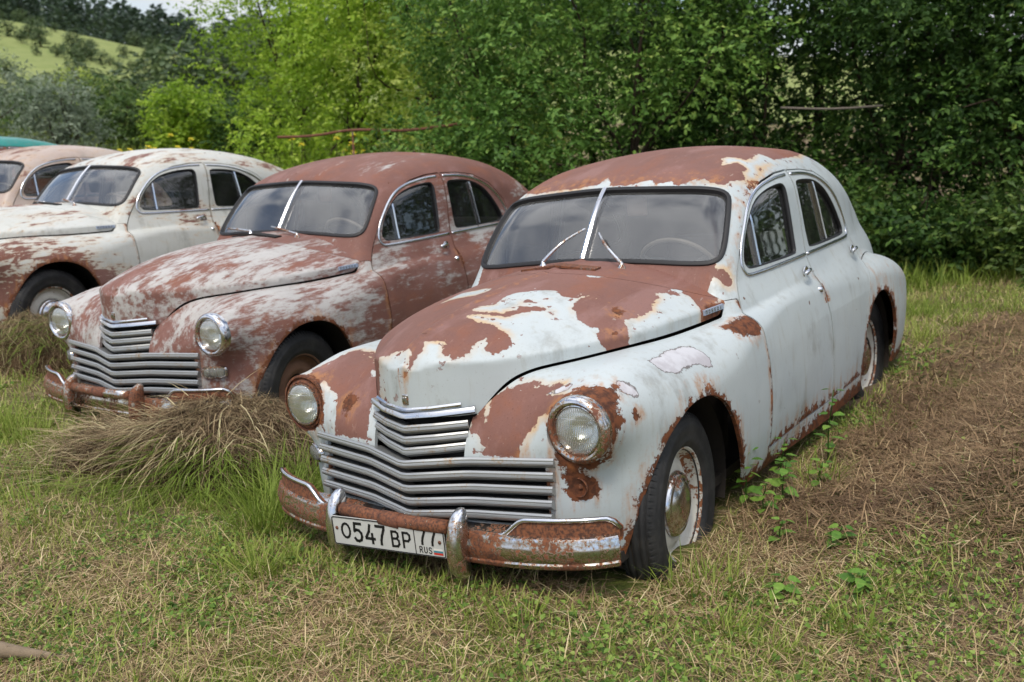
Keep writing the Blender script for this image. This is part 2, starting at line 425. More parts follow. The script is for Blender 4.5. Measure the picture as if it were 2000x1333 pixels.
PATCH = json.loads(r"""{"hood":[{"k":"white","s":1,"p":"hs","q":[[0.58,-0.085],[0.575,-0.042],[0.58,-0.025],[0.575,0.003],[0.57,0.005],[0.605,0.024],[0.624,0.029],[0.624,0.048],[0.603,0.043],[0.59,0.056],[0.569,0.062],[0.526,0.041],[0.513,0.063],[0.495,0.113],[0.499,0.121],[0.535,0.124],[0.552,0.138],[0.548,0.15],[0.553,0.174],[0.536,0.187],[0.503,0.204],[0.475,0.205],[0.431,0.201],[0.4,0.22],[0.419,0.24],[0.44,0.246],[0.441,0.266],[0.418,0.29],[0.393,0.299],[0.376,0.312],[0.362,0.311],[0.344,0.293],[0.331,0.265],[0.336,0.234],[0.313,0.199],[0.328,0.136],[0.309,0.075],[0.294,0.061],[0.269,0.117],[0.234,0.209],[0.214,0.222],[0.162,0.246],[0.142,0.264],[0.106,0.299],[0.093,0.289],[0.096,0.252],[0.13,0.194],[0.171,0.199],[0.211,0.183],[0.232,0.177],[0.236,0.11],[0.247,0.049],[0.2,0.052],[0.156,0.093],[0.069,0.089],[0.006,0.103],[-0.038,0.147],[-0.071,0.175],[-0.097,0.225],[-0.054,0.28],[-0.057,0.308],[-0.082,0.33],[-0.117,0.333],[-0.149,0.349],[-0.096,0.342],[-0.03,0.341],[-0.009,0.361],[0.017,0.363],[0.037,0.391],[0.069,0.409],[0.072,0.44],[0.085,0.471],[0.059,0.496],[0.096,0.507],[0.118,0.517],[0.109,0.546],[0.092,0.575],[0.05,0.9],[0.75,0.9],[0.75,-0.5],[0.56,-0.5],[0.585,-0.2]]},{"k":"white","s":1,"p":"hs","q":[[-0.013,0.616],[-0.016,0.588],[-0.085,0.54],[-0.202,0.564],[-0.268,0.557],[-0.321,0.535],[-0.387,0.531],[-0.431,0.529],[-0.409,0.506],[-0.446,0.504],[-0.465,0.526],[-0.464,0.552],[-0.506,0.569],[-0.525,0.563],[-0.527,0.526],[-0.579,0.542],[-0.55,0.576],[-0.545,0.603],[-0.512,0.642],[-0.486,0.673],[-0.486,0.705],[-0.5,0.85],[-0.14,0.85]]},{"k":"white","s":1,"p":"hs","q":[[-0.701,0.667],[-0.704,0.687],[-0.725,0.704],[-0.708,0.7],[-0.687,0.687],[-0.654,0.69],[-0.614,0.683],[-0.656,0.679],[-0.682,0.669]]},{"k":"white","s":1,"p":"hs","q":[[-0.375,0.204],[-0.417,0.212],[-0.494,0.309],[-0.433,0.298],[-0.365,0.235]]},{"k":"white","s":1,"p":"hs","q":[[-0.539,0.35],[-0.584,0.385],[-0.66,0.485],[-0.687,0.526],[-0.665,0.525],[-0.618,0.477],[-0.525,0.387]]},{"k":"white","s":1,"p":"hs","q":[[-0.7,0.553],[-0.706,0.599],[-0.717,0.662],[-0.744,0.707],[-0.72,0.696],[-0.719,0.676],[-0.695,0.629],[-0.699,0.601]]},{"k":"white","s":1,"p":"hs","q":[[0.1,-0.238],[0.036,-0.219],[-0.038,-0.213],[-0.054,-0.144],[-0.069,-0.075],[-0.016,-0.05],[0.046,-0.071],[0.065,-0.147],[0.083,-0.195]]},{"k":"rust","s":1,"p":"hs","q":[[-0.533,0.661],[-0.59,0.67],[-0.615,0.685],[-0.763,0.72],[-0.755,0.772],[-0.675,0.76],[-0.496,0.711]]},{"k":"rust","s":0.7,"p":"hs","q":[[-0.113,0.45],[-0.156,0.468],[-0.144,0.509],[-0.081,0.53],[-0.06,0.517],[-0.064,0.485]]},{"k":"rust","s":0.7,"p":"hs","q":[[0.037,0.523],[-0.006,0.53],[-0.039,0.551],[0.009,0.57],[0.054,0.555],[0.067,0.537]]},{"k":"brown","s":1,"p":"hs","q":[[0.062,0.177],[0.025,0.181],[0.049,0.199],[0.073,0.237],[0.089,0.205],[0.092,0.189]]},{"k":"brown","s":1,"p":"hs","q":[[0.108,0.31],[0.094,0.327],[0.114,0.334],[0.12,0.32]]},{"k":"brown","s":1,"p":"hs","q":[[0.019,0.23],[-0.0,0.24],[0.016,0.247],[0.025,0.237]]}],"roof":[{"k":"brown","s":1,"p":"xy","q":[[-1.011,-0.29],[-0.999,-0.16],[-1.001,-0.052],[-1.057,-0.03],[-0.99,0.013],[-0.983,0.09],[-1.024,0.219],[-1.006,0.245],[-1.026,0.317],[-1.008,0.351],[-1.019,0.398],[-1.048,0.404],[-1.07,0.464],[-1.044,0.508],[-1.067,0.566],[-1.13,0.583],[-1.203,0.605],[-1.234,0.635],[-1.5,0.6],[-2.0,0.6],[-2.4,0.5],[-2.6,0.0],[-2.4,-0.55],[-1.9,-0.63],[-1.4,-0.62],[-1.15,-0.6],[-1.06,-0.52],[-1.02,-0.4]]},{"k":"white","s":1,"p":"xy","q":[[-1.363,0.433],[-1.407,0.451],[-1.421,0.534],[-1.506,0.538],[-1.614,0.525],[-1.655,0.59],[-1.723,0.637],[-1.826,0.594],[-2.032,0.581],[-2.103,0.604],[-2.5,0.55],[-1.9,0.66],[-1.583,0.648],[-1.572,0.618],[-1.408,0.607],[-1.353,0.631],[-1.24,0.633],[-1.173,0.62],[-1.231,0.604],[-1.243,0.587],[-1.319,0.58],[-1.339,0.53],[-1.265,0.481]]},{"k":"rust","s":0.7,"p":"pl","o":[-1.135,0.659,1.379],"e1":[-0.9109,-0.0452,0.4101],"e2":[0.4081,-0.2458,0.8793],"q":[[-0.018,0.081],[0.07,0.08],[0.174,0.055],[0.457,-0.059],[0.521,-0.1],[0.167,0.024],[0.039,0.054],[-0.118,0.04],[-0.297,-0.037],[-0.375,-0.078],[-0.376,-0.067],[-0.245,0.006]]},{"k":"brown","s":1,"p":"pl","o":[-0.755,0.658,1.119],"e1":[-0.1542,0.7926,-0.5899],"e2":[-0.6904,0.3407,0.6382],"q":[[-0.069,-0.003],[-0.039,0.012],[-0.011,0.024],[0.017,0.03],[0.043,0.019],[0.073,-0.014],[0.052,-0.036],[-0.067,-0.032]]},{"k":"rust","s":1,"p":"pl","o":[-1.008,0.633,1.409],"e1":[-0.8448,-0.045,0.5332],"e2":[0.3797,-0.7526,0.538],"q":[[-0.007,0.009],[0.036,0.004],[0.008,-0.011],[-0.018,-0.007],[-0.02,0.005]]}],"fenderL":[{"k":"brown","s":1,"p":"pl","o":[0.499,0.393,0.817],"e1":[0.3089,-0.8473,-0.4319],"e2":[0.5196,0.5308,-0.6695],"q":[[0.064,-0.102],[0.033,-0.115],[-0.092,-0.102],[-0.113,-0.083],[-0.099,-0.079],[-0.071,-0.074],[-0.064,-0.069],[-0.133,-0.062],[-0.201,-0.031],[-0.178,-0.016],[-0.125,-0.02],[-0.195,0.033],[-0.233,0.058],[-0.213,0.064],[-0.146,0.061],[-0.13,0.076],[-0.087,0.059],[-0.072,0.075],[-0.028,0.09],[0.022,0.12],[0.048,0.145],[0.117,0.11],[0.2,0.065],[0.21,0.04],[0.144,0.07],[0.16,0.052],[0.149,0.024],[0.19,-0.008],[0.164,-0.054],[0.139,-0.071],[0.109,-0.085],[0.108,-0.068],[0.126,-0.014],[0.111,-0.021],[0.085,-0.067]]},{"k":"rust","s":1,"p":"pl","o":[0.47,0.669,0.78],"e1":[0.3995,-0.3397,-0.8515],"e2":[-0.2554,0.8508,-0.4593],"q":[[-0.061,-0.11],[-0.079,-0.1],[-0.112,-0.072],[-0.14,-0.042],[-0.163,0.014],[-0.155,0.037],[-0.121,0.061],[-0.082,0.086],[-0.03,0.108],[-0.002,0.106],[0.015,0.098],[0.066,0.103],[0.107,0.077],[0.149,0.05],[0.14,0.029],[0.164,-0.036],[0.149,-0.063],[0.106,-0.09],[0.06,-0.12],[-0.011,-0.136]]},{"k":"rust","s":1,"p":"pl","o":[0.498,0.63,0.576],"e1":[-0.3882,0.4111,-0.8248],"e2":[-0.3763,0.7463,0.5491],"q":[[-0.073,-0.013],[-0.075,0.025],[-0.05,0.037],[-0.007,0.056],[0.051,0.055],[0.082,0.031],[0.049,-0.019],[0.035,-0.061],[0.009,-0.052],[-0.021,-0.059]]},{"k":"rust","s":1,"p":"pl","o":[0.357,0.79,0.802],"e1":[-0.8726,0.2493,-0.42],"e2":[-0.4544,-0.0988,0.8853],"q":[[-0.024,0.008],[-0.002,0.017],[0.027,0.008],[0.019,-0.008],[-0.002,-0.016],[-0.017,-0.009]]},{"k":"rust","s":0.6,"p":"pl","o":[0.547,0.494,0.658],"e1":[-0.2049,0.9787,-0.0084],"e2":[0.0337,0.0157,0.9993],"q":[[-0.063,0.019],[-0.022,0.021],[0.018,0.018],[0.06,0.019],[0.064,-0.006],[0.037,-0.021],[-0.007,-0.021],[-0.035,-0.024],[-0.052,-0.007]]},{"k":"rust","s":1,"p":"pl","o":[-0.641,0.799,0.919],"e1":[-0.9865,0.1639,-0.0029],"e2":[-0.1261,-0.7473,0.6524],"q":[[-0.135,0.036],[0.04,0.061],[0.119,0.051],[0.107,-0.004],[0.078,-0.046],[0.001,-0.073],[-0.071,-0.045],[-0.139,0.02]]},{"k":"pale","s":1,"p":"pl","o":[-0.072,0.773,0.894],"e1":[-0.9907,0.1068,-0.084],"e2":[-0.1358,-0.7814,0.6091],"q":[[-0.179,0.04],[-0.048,0.063],[0.09,0.074],[0.142,0.063],[0.167,0.02],[0.168,-0.018],[0.155,-0.048],[0.106,-0.041],[0.067,-0.023],[-0.001,-0.03],[-0.055,-0.043],[-0.09,-0.048],[-0.158,-0.031],[-0.178,-0.004],[-0.185,0.026]]},{"k":"pale","s":1,"p":"pl","o":[0.329,0.752,0.881],"e1":[-0.5386,0.6496,-0.5367],"e2":[-0.8293,-0.2958,0.4741],"q":[[-0.045,0.017],[-0.004,0.03],[0.035,0.012],[0.043,-0.003],[0.026,-0.016],[-0.016,-0.022],[-0.039,-0.017]]},{"k":"pale","s":1,"p":"pl","o":[0.43,0.547,0.897],"e1":[-0.2749,0.8961,0.3484],"e2":[-0.8616,-0.3904,0.3243],"q":[[-0.06,0.005],[-0.011,0.017],[0.034,0.017],[0.044,0.002],[0.021,-0.026],[-0.028,-0.015]]}],"fenderR":[{"k":"brown","s":1,"p":"pl","o":[0.474,-0.401,0.87],"e1":[0.396,0.9172,-0.0448],"e2":[-0.4606,0.2406,0.8544],"q":[[-0.254,0.012],[-0.262,0.081],[-0.282,0.133],[0.181,0.225],[0.28,0.172],[-0.174,0.128],[-0.087,0.113],[0.27,0.118],[-0.008,0.081],[0.029,0.062],[0.289,0.08],[0.203,-0.003],[0.145,-0.027],[0.172,-0.123],[0.181,-0.164],[0.221,-0.169],[-0.004,-0.215],[-0.021,-0.134],[-0.042,-0.088],[-0.067,-0.064],[-0.106,-0.057],[-0.119,-0.038],[-0.144,-0.04],[-0.143,-0.059],[-0.258,-0.02]]},{"k":"rust","s":1,"p":"pl","o":[0.513,-0.57,0.794],"e1":[0.2378,0.1699,-0.9563],"e2":[0.2125,0.9516,0.2219],"q":[[-0.127,-0.052],[-0.084,0.009],[-0.021,0.039],[0.03,0.05],[0.082,0.025],[0.12,-0.071]]},{"k":"rust","s":0.7,"p":"pl","o":[0.518,-0.399,0.797],"e1":[0.309,-0.7893,-0.5305],"e2":[0.4789,0.6111,-0.6303],"q":[[0.036,-0.042],[-0.019,-0.057],[-0.076,0.01],[-0.026,0.033],[0.034,0.046],[0.051,0.01]]}]}""")

# ---------------------------------------------------------------- materials of the cars
PRIMER = srgb(126, 88, 78); RUST = srgb(114, 69, 46); RUSTD = srgb(70, 44, 33)
def mat_paint(name, paint, wear='patch', seed=0., paint2=None):
    m = NT(name); co = m.ocoord(); co = m.vadd(co, (seed, seed*.7, -seed*.3))
    n1 = m.noise(co, 9., 6., .62); n2 = m.noise(co, 38., 4., .6); n3 = m.noise(co, 2.2, 4., .55); n4 = m.noise(co, 130., 3., .6)
    streak = m.noise(m.vmul(co, (1., 1., .16)), 26., 4., .6)
    jag = m.math('ADD', m.math('MULTIPLY', m.math('SUBTRACT', n1, .5), .045), m.math('MULTIPLY', m.math('SUBTRACT', n2, .5), .036))
    rj = m.math('ADD', m.math('MULTIPLY', m.math('SUBTRACT', n1, .5), .09), m.math('MULTIPLY', m.math('SUBTRACT', n2, .5), .085))
    rj = m.math('ADD', rj, m.math('MULTIPLY', m.math('SUBTRACT', n4, .5), .03))
    prim = m.attr('prim'); rust = m.attr('rust'); pale = m.attr('pale')
    # paint tone: dirt, faint run-off streaks, sun-faded areas
    pc = m.mix(m.ss(n3, .35, .7, 0., .55), paint, paint2 or tuple(c*.86 for c in paint))
    pc = m.mix(m.math('MULTIPLY', m.ss(streak, .52, .8), .36), pc, srgb(142, 132, 108)); grime = m.noise(m.vmul(co, (1., 1., .5)), 5.5, 7., .7); pc = m.mix(m.math('MULTIPLY', m.ss(grime, .53, .72), .52), pc, srgb(126, 124, 116))
    pc = m.mix(m.math('MULTIPLY', m.ss(n4, .62, .75), .35), pc, srgb(120, 105, 88))
    primc = m.mix(m.ss(n3, .3, .7), PRIMER, tuple(c*.80 for c in PRIMER))
    primc = m.mix(m.math('MULTIPLY', m.ss(n1, .5, .72), .32), primc, srgb(136, 88, 66))
    n5 = m.noise(m.vmul(co, (.5, 1.2, 1.)), 4.5, 5., .6); primc = m.mix(m.math('MULTIPLY', m.ss(n5, .52, .68), .50), primc, srgb(134, 82, 58)); primc = m.mix(m.math('MULTIPLY', m.ss(n5, .47, .34), .6), primc, srgb(140, 106, 100))
    primc = m.mix(m.math('MULTIPLY', m.ss(n2, .55, .75), .25), primc, srgb(150, 112, 104))
    primc = m.mix(m.math('MULTIPLY', m.ss(n4, .58, .72), .45), primc, srgb(82, 54, 46)); scr = m.noise(m.vmul(co, (.3, 2.2, 1.)), 20., 5., .65); primc = m.mix(m.math('MULTIPLY', m.ss(scr, .60, .74), .45), primc, srgb(160, 124, 112))
    rustc = m.mix(m.ss(n2, .35, .65), RUSTD, RUST)
    rustc = m.mix(m.math('MULTIPLY', m.ss(n1, .55, .75), .7), rustc, srgb(168, 104, 58))
    if wear == 'patch':
        sd = m.math('ADD', prim, jag)
        pm = m.ss(sd, -.0022, .0022)
        chip = m.math('MULTIPLY', m.ss(m.noise(co, 30., 3., .55), .645, .66), m.ss(m.math('ADD', prim, m.math('MULTIPLY', m.math('SUBTRACT', n3, .5), .2)), -.09, -.02)); pm = m.math('MAXIMUM', pm, chip)
        keepw = m.math('MULTIPLY', m.ss(m.noise(m.vmul(co, (.6, 1.4, 1.4)), 24., 4., .6), .68, .695), m.ss(prim, .07, .01)); pm = m.math('MULTIPLY', pm, m.math('SUBTRACT', 1., keepw))
        halo = m.math('MULTIPLY', m.ss(sd, -.035, -.001), m.ss(n3, .38, .62))
        halo = m.math('MULTIPLY', halo, .75)
    else:
        # rubbed-through paint, worn along the car
        long = m.noise(m.vmul(co, (.5, 1.6, 1.3)), 2.8, 10., .74)
        fine = m.noise(m.vmul(co, (.22, 1.3, 1.1)), 30., 6., .72)
        s = m.math('ADD', m.math('ADD', long, m.math('MULTIPLY', m.math('SUBTRACT', fine, .5), .50)), prim if wear == 'rubbed' else m.attr('spot'))
        if wear == 'rubbed':
            pm = m.math('SUBTRACT', 1., m.math('MULTIPLY', m.ss(s, .51, .655), .88))
        else:
            pm = m.ss(s, .575, .615)
        halo = m.math('MULTIPLY', m.ss(s, .50, .60), .34) if wear == 'spots' else m.math('MULTIPLY', n2, 0.)
    pc = m.mix(halo, pc, srgb(196, 158, 104))
    pmask = m.ss(m.math('ADD', pale, m.math('MULTIPLY', jag, .9)), -.002, .002)
    pc = m.mix(pmask, pc, m.mix(m.ss(n1, .4, .65), srgb(196, 195, 199), srgb(172, 168, 172)))
    rim = m.math('MULTIPLY', m.ss(m.math('ABSOLUTE', m.math('ADD', pale, m.math('MULTIPLY', jag, .9))), .0045, .001), .8)
    pc = m.mix(rim, pc, srgb(80, 66, 58))
    col = m.mix(pm, pc, primc)
    rs = m.math('ADD', rust, rj)
    rm = m.ss(rs, -.004, .006)
    spots = m.math('MULTIPLY', m.ss(m.noise(co, 17., 2., .5), .73, .745), m.ss(m.noise(co, 1.3, 2., .5), .44, .6))
    rm = m.math('MAXIMUM', rm, spots)
    rhal = m.math('MULTIPLY', m.ss(rs, -.05, 0.), m.math('MULTIPLY', m.ss(streak, .42, .66), .6))
    col = m.mix(rhal, col, srgb(176, 122, 72))
    col = m.mix(rm, col, rustc)
    wearm = m.math('MAXIMUM', m.math('MULTIPLY', pm, .7), rm)
    rough = m.mixf(wearm, m.mixf(n3, .30, .5), m.mixf(n2, .62, .85))
    hgt = m.math('ADD', m.math('MULTIPLY', m.math('SUBTRACT', 1., m.math('MAXIMUM', pm, rm)), 1.), m.math('MULTIPLY', m.math('MULTIPLY', n4, wearm), .5))
    nb = m.bump(hgt, .65, .002)
    dents = m.bump(m.noise(co, 2.6, 3., .5), .42, .02, nb)
    spec = m.mixf(wearm, .45, .22)
    out = m.pbsdf(**{'Base Color': col, 'Roughness': rough, 'Normal': dents, 'Specular IOR Level': spec})
    back = m.pbsdf(**{'Base Color': (.035, .028, .024), 'Roughness': .9})
    mx = m.n('ShaderNodeMixShader'); m.set(mx.inputs[0], m.n('ShaderNodeNewGeometry').outputs['Backfacing'])
    m.t.links.new(out, mx.inputs[1]); m.t.links.new(back, mx.inputs[2])
    return m.out(mx.outputs[0])
def mat_chrome(name, wear, tone=(.62, .63, .66), dull=0.):
    m = NT(name); co = m.ocoord(); n1 = m.noise(co, 7., 7., .68); n2 = m.noise(co, 90., 4., .6); n3 = m.noise(co, 4., 3., .5)
    rs = m.math('ADD', n1, m.math('MULTIPLY', m.math('SUBTRACT', n2, .5), .5))
    rm = m.ss(rs, .72-wear*.45, .76-wear*.42)
    rc = m.mix(m.ss(n2, .35, .65), RUSTD, srgb(128, 78, 50))
    rc = m.mix(m.math('MULTIPLY', m.ss(n3, .5, .7), .6), rc, srgb(112, 70, 58))
    edge = m.math('MULTIPLY', m.ss(rs, .60-wear*.45, .74-wear*.45), .7)
    cc = m.mix(edge, tone, srgb(160, 132, 92))
    rough = m.mixf(rm, m.mixf(n1, .08+dull*.6, .30+dull*.6), .85)
    return m.out(m.pbsdf(**{'Base Color': m.mix(rm, cc, rc), 'Metallic': m.mixf(rm, 1.-dull, 0.), 'Roughness': rough, 'Normal': m.bump(m.math('ADD', m.math('MULTIPLY', rm, -1.), m.math('MULTIPLY', n2, m.math('MULTIPLY', rm, .6))), .5, .0012)}))
def mat_simple(name, col, rough=.6, var=.25, scale=12., metal=0., bump=.0, spec=.4):
    m = NT(name); co = m.ocoord(); n = m.noise(co, scale, 5., .6)
    c = m.mix(n, tuple(x*(1-var) for x in col), tuple(min(1, x*(1+var)) for x in col))
    kw = {'Base Color': c, 'Roughness': m.mixf(n, max(.02, rough-.1), min(1, rough+.1)), 'Metallic': metal, 'Specular IOR Level': spec}
    if bump: kw['Normal'] = m.bump(m.noise(co, scale*6, 3., .6), .5, bump)
    return m.out(m.pbsdf(**kw))
def mat_rubber():
    m = NT('tyre_rubber'); co = m.ocoord(); n = m.noise(co, 10., 6., .65); n2 = m.noise(co, 60., 3., .6)
    c = m.mix(m.ss(n, .4, .75), (.012, .012, .013), (.036, .034, .032)); c = m.mix(m.math('MULTIPLY', m.ss(n2, .55, .8), .2), c, (.08, .07, .06))
    return m.out(m.pbsdf(**{'Base Color': c, 'Roughness': .72, 'Normal': m.bump(n2, .3, .002)}))
def mat_glass(name, dust=.10, tint=(.86, .88, .88), refl=2.3):
    m = NT(name); co = m.ocoord()
    tr = m.n('ShaderNodeBsdfTransparent', ins={'Color': tint}).outputs[0]
    gl = m.n('ShaderNodeBsdfGlossy', ins={'Color': (1., 1., 1.), 'Roughness': .03}).outputs[0]
    fr = m.n('ShaderNodeFresnel', ins={'IOR': 1.62}).outputs[0]
    fr = m.math('MULTIPLY', fr, refl, clamp=True)
    mx = m.n('ShaderNodeMixShader'); m.set(mx.inputs[0], fr); m.t.links.new(tr, mx.inputs[1]); m.t.links.new(gl, mx.inputs[2])
    df = m.n('ShaderNodeBsdfDiffuse', ins={'Color': (.50, .50, .49)}).outputs[0]
    dn = m.math('ADD', m.math('MULTIPLY', m.ss(m.noise(co, 3., 6., .65), .35, .75), dust*1.2), dust*.5)
    dn = m.math('ADD', dn, m.math('MULTIPLY', m.ss(m.noise(co, 90., 3., .6), .66, .74), .12))
    m2 = m.n('ShaderNodeMixShader'); m.set(m2.inputs[0], dn); m.t.links.new(mx.outputs[0], m2.inputs[1]); m.t.links.new(df, m2.inputs[2])
    return m.out(m2.outputs[0])
def mat_lens():
    m = NT('headlight_lens'); co = m.ocoord(); sep = m.n('ShaderNodeSeparateXYZ'); m.set(sep.inputs[0], co)
    fl = m.math('SINE', m.math('MULTIPLY', sep.outputs['Y'], 900.)); fl2 = m.math('SINE', m.math('MULTIPLY', sep.outputs['Z'], 110.))
    h = m.math('ADD', m.math('MULTIPLY', fl, .5), m.math('MULTIPLY', m.ss(fl2, .3, .5), .7))
    nb = m.bump(h, .55, .0016)
    tr = m.n('ShaderNodeBsdfTransparent', ins={'Color': (.80, .82, .80)}).outputs[0]
    rf = m.n('ShaderNodeBsdfGlass', ins={'Roughness': .06, 'IOR': 1.25, 'Color': (.93, .95, .94), 'Normal': nb}).outputs[0]
    gl = m.n('ShaderNodeBsdfGlossy', ins={'Roughness': .08, 'Normal': nb}).outputs[0]
    a = m.n('ShaderNodeMixShader'); m.set(a.inputs[0], .65); m.t.links.new(tr, a.inputs[1]); m.t.links.new(rf, a.inputs[2])
    b = m.n('ShaderNodeMixShader'); m.set(b.inputs[0], m.n('ShaderNodeFresnel', ins={'IOR': 1.5, 'Normal': nb}).outputs[0]); m.t.links.new(a.outputs[0], b.inputs[1]); m.t.links.new(gl, b.inputs[2])
    d = m.n('ShaderNodeBsdfDiffuse', ins={'Color': (.42, .43, .40)}).outputs[0]
    c = m.n('ShaderNodeMixShader'); m.set(c.inputs[0], m.math('ADD', .16, m.math('MULTIPLY', m.noise(co, 25., 5., .6), .2))); m.t.links.new(b.outputs[0], c.inputs[1]); m.t.links.new(d, c.inputs[2])
    return m.out(c.outputs[0])
MT = dict(
    white=mat_paint('peeling_white_paint', srgb(183, 190, 191), 'patch', 0., srgb(167, 176, 180)),
    worn=mat_paint('worn_primer_paint', srgb(184, 183, 180), 'rubbed', 5.3, srgb(160, 158, 154)),
    cream=mat_paint('rusty_cream_paint', srgb(192, 193, 188), 'spots', 11.7, srgb(178, 177, 168)),

    teal=mat_paint('teal_paint', srgb(28, 132, 124), 'patch', 31.9, srgb(22, 116, 110)),
    chrome=mat_chrome('chrome', .02), chromew=mat_chrome('pitted_chrome', .34), chromeg=mat_chrome('light_pitted_chrome', .20), chromer=mat_chrome('rusty_chrome', .56), rustm=mat_chrome('rusted_steel', 1.0),
    grille=mat_chrome('dull_grille_chrome', .10, (.40, .41, .41), .30),
    rubber=mat_rubber(), seal=mat_simple('rubber_seal', (.014, .014, .016), .55, .3, 30.),
    glass=mat_glass('dusty_windscreen_glass', .065, (.96, .97, .97), refl=1.95), sglass=mat_glass('side_glass', .02, (.60, .62, .61), 1.5), lens=mat_lens(),
    reflector=mat_simple('reflector', (.80, .81, .80), .16, .06, 40., 1.), dark=mat_simple('dark_cavity', (.012, .011, .010), .9, .4, 8.),
    under=mat_simple('underbody_dirt', (.030, .024, .019), .95, .4, 9., 0., .004), seat=mat_simple('seat_cloth', (.075, .062, .052), .95, .35, 30., 0., .002),
    dash=mat_simple('dashboard_paint', (.16, .15, .135), .5, .2, 10.), wheelr=mat_chrome('rim', .5),
    plate=mat_simple('plate_white', srgb(192, 192, 188), .45, .16, 7.), ink=mat_simple('plate_black', (.012, .012, .013), .5, .3, 30.),
    red=mat_simple('flag_red', srgb(196, 52, 40), .5, .1, 20.), blue=mat_simple('flag_blue', srgb(62, 132, 148), .5, .1, 20.), fwhite=mat_simple('flag_white', srgb(222, 218, 210), .5, .05),
    badge=mat_simple('badge_blue_chrome', (.42, .50, .64), .3, .2, 40., .35))
MT['pinkpaint'] = mat_paint('faded_pinkish_paint', srgb(178, 162, 152), 'spots', 23.1, srgb(158, 134, 122))
MT['visor'] = mat_simple('sun_visor', srgb(150, 124, 108), .9, .15)
MT['wheelb'] = mat_simple('rusty_brown_rim', srgb(112, 82, 64), .8, .35, 14., 0., .002)
def mat_rim():
    m = NT('rim_white_paint'); co = m.ocoord(); n1 = m.noise(co, 16., 6., .65); n2 = m.noise(co, 60., 4., .6)
    rs = m.math('ADD', m.attr('rust'), m.math('ADD', m.math('MULTIPLY', m.math('SUBTRACT', n1, .5), .10), m.math('MULTIPLY', m.math('SUBTRACT', n2, .5), .10)))
    rm = m.ss(rs, -.004, .004); sp = m.ss(m.noise(co, 45., 2., .5), .68, .70)
    c = m.mix(m.math('MAXIMUM', rm, sp), m.mix(n1, srgb(214, 212, 204), srgb(176, 170, 156)), m.mix(n2, RUSTD, srgb(158, 96, 54)))
    return m.out(m.pbsdf(**{'Base Color': c, 'Roughness': .6}))
MT['wheelw'] = mat_rim()

MT['ivory'] = mat_simple('ivory_plastic', srgb(104, 98, 88), .5, .15)

# ---------------------------------------------------------------- car panels
DOOR1 = [(-.748,.36),(-.745,.70),(-.735,.85),(-.728,.95),(-.745,1.0),(-.775,1.05),(-.850,1.15),(-.925,1.25),(-1.03,1.36),(-1.15,1.43),(-1.32,1.49),(-1.5,1.518),(-1.655,1.524),(-1.64,1.30),(-1.61,1.10),(-1.592,1.0),(-1.60,.90),(-1.62,.75),(-1.62,.5),(-1.62,.36)]
DOOR2 = [(-1.628,.36),(-1.628,.75),(-1.608,.9),(-1.600,1.0),(-1.618,1.1),(-1.648,1.3),(-1.663,1.524),(-1.85,1.518),(-2.05,1.495),(-2.25,1.42),(-2.42,1.29),(-2.51,1.15),(-2.52,1.05),(-2.49,.95),(-2.40,.82),(-2.26,.64),(-2.18,.50),(-2.16,.36)]
WIN1 = chaikin([(-.960,1.118),(-.925,1.130),(-.905,1.165),(-.985,1.30),(-1.13,1.408),(-1.30,1.452),(-1.45,1.468),(-1.515,1.468),(-1.535,1.45),(-1.535,1.40),(-1.522,1.25),(-1.512,1.16),(-1.505,1.128),(-1.47,1.118),(-1.2,1.118)], 2)
WIN2 = chaikin([(-1.70,1.124),(-1.682,1.145),(-1.684,1.42),(-1.69,1.458),(-1.73,1.470),(-1.9,1.465),(-2.03,1.446),(-2.18,1.38),(-2.30,1.265),(-2.365,1.18),(-2.375,1.140),(-2.345,1.124),(-2.1,1.122)], 2)
ARCH1 = chaikin([(.40,.15),(.345,.42),(.285,.56),(.20,.69),(.10,.75),(-.02,.768),(-.15,.755),(-.27,.69),(-.35,.57),(-.41,.45),(-.47,.34),(-.56,.15)], 2)
ARCH2 = chaikin([(-2.17,.10),(-2.185,.40),(-2.225,.50),(-2.32,.63),(-2.44,.735),(-2.58,.775),(-2.72,.745),(-2.83,.64),(-2.90,.48),(-2.95,.10)], 2)
WS = chaikin([(0,1.203),(.31,1.190),(.54,1.172),(.635,1.175),(.652,1.23),(.622,1.40),(.592,1.462),(.50,1.486),(.31,1.498),(0,1.513),(-.31,1.498),(-.50,1.486),(-.592,1.462),(-.622,1.40),(-.652,1.23),(-.635,1.175),(-.54,1.172),(-.31,1.190)], 2)
BACKL = chaikin([(-2.62,.0),(-2.62,.30),(-2.70,.40),(-2.98,.36),(-3.05,.28),(-3.06,0),(-3.05,-.28),(-2.98,-.36),(-2.70,-.40),(-2.62,-.30)], 2)
def sstep_(v, a, b): t = np.clip((v-a)/(b-a), 0, 1); return t*t*(3-2*t)
def gnorm(f, V):
    x, y, z = V[:, 0], np.abs(V[:, 1]), V[:, 2]; e = 6e-4
    g = np.stack([f(x+e, y, z)-f(x-e, y, z), f(x, y+e, z)-f(x, y-e, z), f(x, y, z+e)-f(x, y, z-e)], 1)
    g[np.abs(V[:, 1]) < 1e-6, 1] = 0; g[:, 1] *= np.where(V[:, 1] < 0, -1, 1)
    return g/(np.linalg.norm(g, axis=1)[:, None]+1e-12)
def hood_edge(x, y): return x-(-.36-.72*np.abs(y)**2.1)
